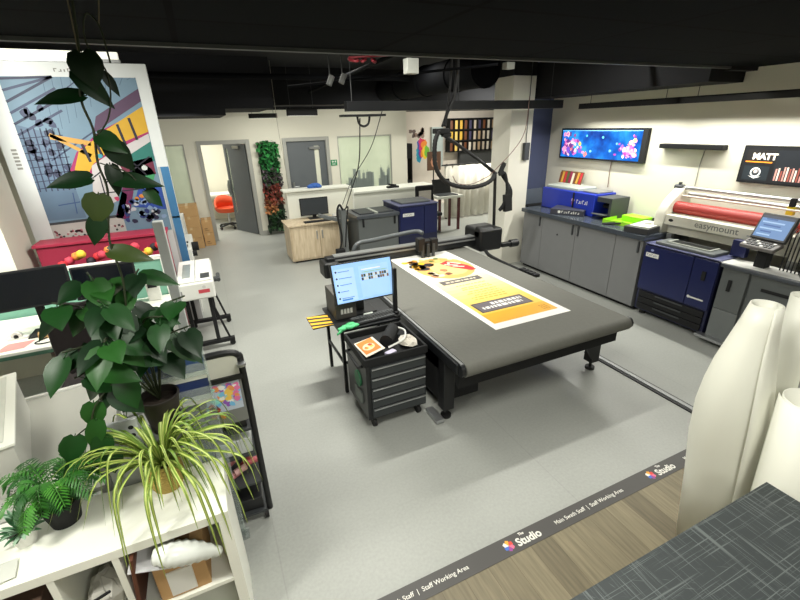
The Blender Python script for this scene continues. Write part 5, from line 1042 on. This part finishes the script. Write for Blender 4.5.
# cube contents
o = carton  # cartons also lie in the cubes
def pack(nm, ctr, size, rot, m, label, cat, **k): return tag(MB().obox(ctr, size, rot).build(nm, m, loc=(ctr[0], ctr[1], ctr[2] - size[2] / 2), bev=k.get('bev', .004)), label, cat)
kb1 = thing('cardboard_box', 'brown open carton in the right cube of the plant shelf', 'box', (-.42, 1.65, .40)); MB().box(-.50, -.30, 1.52, 1.78, .40, .60).build('carton', CARD, kb1, bev=.004); MB().box(-.455, -.355, 1.512, 1.52, .42, .56).build('label', WPLAS, kb1); MB().box(-.455, -.355, 1.54, 1.74, .60, .603).build('flap', mat('dark_cardboard', (130, 96, 62), .9), kb1)
pack('display_board', (-.555, 1.65, .575), (.015, .34, .33), (0, 6, 0), mat('dark_brown_board', (92, 52, 34), .7), 'dark brown board standing against the cube divider', 'board')
pack('paper_folder', (-.485, 1.58, .66), (.16, .2, .008), (8, 20, 0), c((206, 206, 208)), 'white paper folder lying over the brown open carton', 'folder')
pts = spline([(-.47, 1.50, .70), (-.40, 1.49, .685), (-.32, 1.50, .64), (-.235, 1.52, .57)], 6); b = MB(); b.tube(pts, [.02 + .028 * math.sin(math.pi * min(1, (i + 2) / (len(pts)))) + .006 * (i % 2) for i in range(len(pts))], 10)
tag(b.build('plastic_bag', c((226, 230, 224), .25), loc=(-.35, 1.5, .6), smooth=True), 'crumpled white plastic bag hanging out of the right cube', 'bag')
b = MB(); b.ball((-.69, 1.60, .49), .075, .12, .085, 12)
for v in b.v: v += Vector((r8.uniform(-.012, .012), r8.uniform(-.012, .012), r8.uniform(-.012, .012)))
tag(b.build('plastic_bag', c((180, 178, 170), .3), loc=(-.69, 1.6, .4)), 'grey white plastic bag stuffed in the middle cube', 'bag'); pack('strap', (-.69, 1.5, .585), (.1, .01, .012), (0, -20, 0), MATTE, 'black strap lying over the bag in the middle cube', 'strap')
pack('brown_box', (-1.0, 1.65, .54), (.3, .3, .28), (0, 0, 0), mat('dark_brown_box', (78, 58, 46), .8), 'dark brown box in the left cube of the plant shelf', 'box')
tk2 = thing('leaflet_stack', 'fanned striped paper leaflets at the left end of shelf top', 'leaflets', (-.98, 1.57, .80))
for i in range(3): MB().obox((-1.0 + .012 * i, 1.575 - .006 * i, .8025 + .003 * i), (.15, .09, .0025), (0, 0, 4 + 3 * i)).build('leaflet', c(((200, 204, 194), (186, 190, 180), (206, 208, 200))[i]), tk2)

# ================================================================== PLANTS
SOIL = mat('potting_soil', (46, 36, 28), .95, var=.2, scale=60)
def pot(nm, ctr, r0, r1, h, m, par): 
    MB().lathe([(0, 0), (r0, 0), (r1, h), (r1 * 1.04, h), (r1 * 1.04, h + .008), (r1 * .92, h + .008), (r1 * .9, h - .02)], ctr, 28).build(nm, m, par, smooth='auto'); MB().lathe([(r1 * .9, h - .02), (0, h - .012)], ctr, 20).build('soil', SOIL, par, smooth=True)
r9 = random.Random(31)
# spider plant
SPG = mat('spider_leaf_green', (104, 132, 42), .45, var=.12, scale=14); SPC = mat('spider_leaf_cream', (172, 184, 98), .45, var=.06); SPD = mat('spider_leaf_deep', (96, 126, 44), .45, var=.12)
sp2 = thing('spider_plant', 'variegated spider plant in a woven basket pot on the white shelf', 'plant', (-.40, 1.775, .80))
ctr = (-.40, 1.775, .80); WIK = mat('woven_basket', (180, 156, 84), .8, var=.2, scale=40, bump=.4)
b = MB()
for i in range(12): z = i * .0115 + .006; r = .050 + .016 * math.sin(math.pi * (i + 1) / 13) + .006 * i / 12; b.tube([(ctr[0] + r * math.cos(t * math.pi / 12), ctr[1] + r * math.sin(t * math.pi / 12), .80 + z) for t in range(25)], .0075, 6, caps=False)
b.build('basket_pot', WIK, sp2, smooth=True); MB().lathe([(0, .002), (.052, .002), (.056, .125), (0, .13)], ctr, 20).build('soil', SOIL, sp2)
for i in range(120):
    t = r9.uniform(0, 2 * math.pi); rch = r9.uniform(.16, .36); hgt = r9.uniform(.06, .22); dp = r9.uniform(.0, .22)
    if i % 3 == 0: t = r9.uniform(-1.2, 1.0); rch *= 1.1
    if i % 7 == 0: t = math.pi + r9.uniform(-.5, .4); rch = r9.uniform(.3, .44); dp = r9.uniform(.02, .14)
    ct, s_ = math.cos(t), math.sin(t); p0 = Vector((ctr[0] + .02 * ct, ctr[1] + .02 * s_, .925))
    end = Vector((ctr[0] + rch * ct, ctr[1] + rch * s_, .92 + hgt * .5 - dp))
    over = end.y < Y0 - .01 or end.x > -.155
    if not over and end.z < .815: end.z = .815 + .02 * r9.random()
    P2 = [p0, p0 + Vector((rch * .28 * ct, rch * .28 * s_, hgt * .8)), p0 + Vector((rch * .66 * ct, rch * .66 * s_, hgt)), end]
    if over: P2[2] = p0 + Vector((rch * .78 * ct, rch * .78 * s_, hgt * .75)); P2.append(end + Vector((.02 * ct, .02 * s_, -r9.uniform(.06, .2))))
    b = MB(); blade(b, P2, r9.uniform(.011, .017), ((SPG, SPC), (SPG, SPC), (SPD, SPG), (SPC, SPG))[i % 4])
    if i < 92: b.build('leaf', None, sp2, smooth=True)
    else: 
        if i == 92: RB = MB()
        RB.v, RB.f, RB.k = RB.v + b.v, RB.f + [[q + len(RB.v) for q in f] for f in b.f], RB.k + b.k
rl2 = RB.build('leaf', None, sp2, smooth=True); rl2['kind'] = 'stuff'
# fern in black pot
fe = thing('fern', 'dark green fern in a black pot on the white shelf', 'plant', (-.80, 1.74, .80)); fc = (-.785, 1.755, .80)
pot('pot', fc, .052, .07, .10, MATTE, fe)
FG = [mat('fern_green_%d' % i, q, .5, var=.1) for i, q in enumerate(((46, 104, 32), (66, 130, 40), (32, 80, 30)))]
for i in range(40):
    t = 2.4 * i + r9.uniform(-.2, .2); ln = r9.uniform(.10, .19); up = r9.uniform(.09, .19); ct, s_ = math.cos(t), math.sin(t)
    S = spline([(fc[0] + .02 * ct, fc[1] + .02 * s_, .89), (fc[0] + ln * .4 * ct, fc[1] + ln * .4 * s_, .90 + up * .75), (fc[0] + ln * .8 * ct, fc[1] + ln * .8 * s_, .90 + up * .9), (fc[0] + ln * 1.08 * ct, fc[1] + ln * 1.08 * s_, .89 + up * .6)], 6)
    b = MB(); b.tube(S, .0018, 4); n = len(S)
    for k in range(3, n - 1):
        f = (S[k + 1] - S[k - 1]).normalized(); sd = f.cross(Vector((0, 0, 1))).normalized(); w_ = .036 * math.sin(math.pi * (k - 1) / n) + .01
        for sg in (-1, 1):
            leaf(b, S[k], sd * sg + f * .6, Vector((0, 0, 1)), w_, .0085, None, .1, .3, 'oval')
    b.build('frond', FG[i % 3], fe, smooth=True)
# small plant in white pot
sv = thing('succulent', 'small pale green succulent in a little white pot', 'plant', (-.905, 1.70, .80)); scn = (-.905, 1.70, .80)
pot('pot', scn, .032, .045, .055, WPLAS, sv); SG = [c((88, 132, 92), .5), c((168, 200, 172), .5), c((66, 116, 76), .5)]
for j in range(3):
    b = MB()
    for i in range(26):
        t = r9.uniform(0, 6.28); e = r9.uniform(.1, 1.3); d = Vector((math.cos(t) * math.cos(e), math.sin(t) * math.cos(e), math.sin(e))); leaf(b, Vector(scn) + Vector((0, 0, .055)) + d * r9.uniform(.01, .045), d, (-d.x, -d.y, 1.2), r9.uniform(.04, .07), .016, None, .3, .15, 'oval')
    b.build('leaves', SG[j], sv, smooth=True)
# pothos: black pot on the pedestal, trailing stems, and a vine trained up a cord to the ceiling
pc0 = (-.37, 1.94, 1.0)
po = thing('pothos', 'large dark green trailing pothos with a vine climbing to the ceiling', 'plant', pc0)
MB().lathe([(0, 0), (.062, 0), (.082, .17), (.087, .17), (.087, .18), (.078, .18), (.075, .15)], pc0, 28).build('pot', mat('dark_brown_pot', (40, 34, 31), .6, var=.15), po, smooth='auto'); MB().lathe([(.075, .15), (0, .155)], pc0, 20).build('soil', SOIL, po)
PG = [mat('pothos_green_%d' % i, q, .42, var=.14, scale=12, spec=.32) for i, q in enumerate(((22, 62, 22), (16, 46, 19), (34, 78, 28), (15, 38, 18)))]  # dark greens lowered further to hold the shade on the backlit plant
OLV = mat('pothos_olive', (54, 70, 28), .36, var=.14)
STEM = c((40, 50, 26), .6)
def petiole_leaf(p, d, size, wid, m, up=None, off=.035):
    d = Vector(d).normalized(); base = Vector(p) + d * off; b = MB(); b.tube([p, base], .0022, 5)
    leaf(b, base, d, Vector(up) if up else Vector((d.x * .5, -.6 + d.y * .3, .85)), size, wid, None, .2, .2); b.build('leaf', m, po, smooth=True)
def vine(pts, nl, size, seed, m=None, thick=.004):
    rv = random.Random(seed); S = spline(pts, 8); MB().tube(S, thick, 6).build('vine_stem', STEM, po, smooth=True); n = len(S)
    for i in range(nl):
        k = int((i + .6) / nl * (n - 1)); t = rv.uniform(0, 6.28); d = Vector((math.cos(t), math.sin(t) - .5, rv.uniform(-1.3, -.15))).normalized()
        petiole_leaf(S[k], d, size * rv.uniform(.75, 1.15), size * rv.uniform(.6, .82), m or PG[rv.randrange(4)], None, rv.uniform(.02, .05))
top = Vector((-.37, 1.94, 1.16))
heads = [((-.50, 1.90, 1.50), (-.62, 1.84, 1.52), 8), ((-.44, 1.92, 1.62), (-.46, 1.86, 1.70), 9), ((-.34, 1.92, 1.56), (-.26, 1.88, 1.58), 8), ((-.46, 1.84, 1.54), (-.46, 1.77, 1.56), 9), ((-.52, 1.98, 1.62), (-.64, 1.98, 1.68), 9), ((-.38, 2.0, 1.68), (-.32, 2.02, 1.76), 8), ((-.28, 1.94, 1.46), (-.17, 1.92, 1.50), 5), ((-.46, 2.0, 1.68), (-.50, 2.0, 1.78), 8), ((-.52, 1.86, 1.42), (-.60, 1.80, 1.42), 8), ((-.28, 1.98, 1.58), (-.17, 1.98, 1.62), 5)]
for i, (q, e, nl) in enumerate(heads): vine([top + (Vector(q) - top) * .55 + Vector((0, .02, .05)), q, e], nl, .135, 40 + i); MB().tube([top - Vector((0, 0, .01)), top + (Vector(q) - top) * .55 + Vector((0, .02, .05))], .004, 6).build('vine_stem', STEM, po, smooth=True)
MB().tube(spline([top, (-.46, 1.86, 1.34), (-.55, 1.80, 1.30), (-.60, 1.80, 1.2), (-.61, 1.8, 1.08), (-.60, 1.8, .98)], 6), .004, 6).tube(spline([(-.60, 1.80, 1.2), (-.64, 1.79, 1.18), (-.67, 1.79, 1.16)], 4), .003, 6).tube(spline([(-.61, 1.8, 1.1), (-.65, 1.79, 1.06), (-.67, 1.79, 1.05)], 4), .003, 6).build('vine_stem', STEM, po, smooth=True)
for p_, d_, sz, wd, mi_, up_ in (((-.66, 1.79, 1.18), (-.35, -.3, -.9), .12, .095, 0, (.3, -1, .3)), ((-.58, 1.80, 1.22), (-.25, -.2, -1), .14, .075, 2, (.3, -1, .1)), ((-.575, 1.80, 1.14), (-.3, -.2, -1), .13, .085, 0, (.2, -1, .2)), ((-.66, 1.79, 1.06), (-.8, -.2, -.5), .10, .07, 1, (-.1, -1, .6)), ((-.57, 1.80, 1.06), (-.1, -.2, -1), .12, .085, 0, (.1, -1, .3)), ((-.57, 1.81, 1.30), (-.2, -.2, -1), .12, .09, 2, (.1, -1, .3)), ((-.50, 1.84, 1.32), (.5, -.3, -.7), .15, .11, 1, (.1, -1, .5)), ((-.46, 1.84, 1.36), (.2, -.4, -.9), .14, .10, 0, (.1, -1, .4))):
    petiole_leaf(p_, d_, sz, wd, PG[mi_], up_, .012)
# the vine trained up the cord
MB().tube(spline([top, (-.40, 1.93, 1.5), (-.37, 1.92, 1.75), (-.37, 1.9, 1.92), (-.33, 1.9, 2.1), (-.335, 1.9, 2.2), (-.32, 1.9, 2.31), (-.33, 1.9, 2.41), (-.30, 1.9, 2.53), (-.27, 1.9, 2.74)], 6), .0045, 6).tube(spline([(-.325, 1.9, 2.28), (-.27, 1.9, 2.34), (-.24, 1.9, 2.42), (-.235, 1.9, 2.5), (-.27, 1.9, 2.58), (-.25, 1.9, 2.66), (-.22, 1.9, 2.63), (-.215, 1.9, 2.52)], 6), .003, 6).tube(spline([(-.33, 1.9, 2.2), (-.25, 1.9, 2.16), (-.22, 1.9, 2.1)], 5), .0025, 6).build('vine_stem', STEM, po, smooth=True)
for p_, d_, sz, wd, mi_, up_ in (((-.29, 1.9, 2.56), (.1, -.2, -1), .115, .105, 3, (0, -1, .1)), ((-.33, 1.9, 2.50), (.6, -.1, -.75), .14, .07, 1, (0, -1, .35)), ((-.31, 1.9, 2.42), (-1, -.1, -.06), .145, .065, 1, (0, -.8, .6)), ((-.32, 1.9, 2.30), (.8, -.2, -.6), .10, .07, 0, (0, -1, .4)), ((-.29, 1.9, 2.28), (.5, -.1, -.9), .12, .08, 3, (0, -1, .2)), ((-.36, 1.9, 2.15), (-1, -.1, -.05), .14, .07, 1, (0, -.8, .6)), ((-.31, 1.9, 2.14), (1, -.1, -.12), .16, .07, 1, (0, -.8, .6)), ((-.36, 1.9, 2.10), (-.25, -.2, -1), .11, .10, 4, (.2, -1, .2)), ((-.38, 1.9, 2.02), (-.35, -.2, -1), .11, .07, 1, (.2, -1, .2)), ((-.39, 1.9, 1.88), (.9, -.2, -.25), .15, .075, 4, (0, -.8, .6)), ((-.30, 1.9, 2.2), (.1, -.2, -1), .11, .06, 3, (.6, -1, .1)), ((-.25, 1.9, 2.5), (.5, 0, -1), .08, .035, 3, (.3, -1, .2)), ((-.215, 1.9, 2.1), (.6, 0, -.8), .08, .05, 0, (.3, -1, .2))):
    petiole_leaf(p_, d_, sz, wd, (PG + [OLV])[mi_], up_, .012)
MB().tube([(-.30, 1.9, 2.53), (-.285, 1.9, 2.752)], .0025, 5).tube([(-.22, 1.9, 2.63), (-.19, 1.9, 2.752)], .0025, 5).build('support_cord', c((120, 112, 90), .8), po)
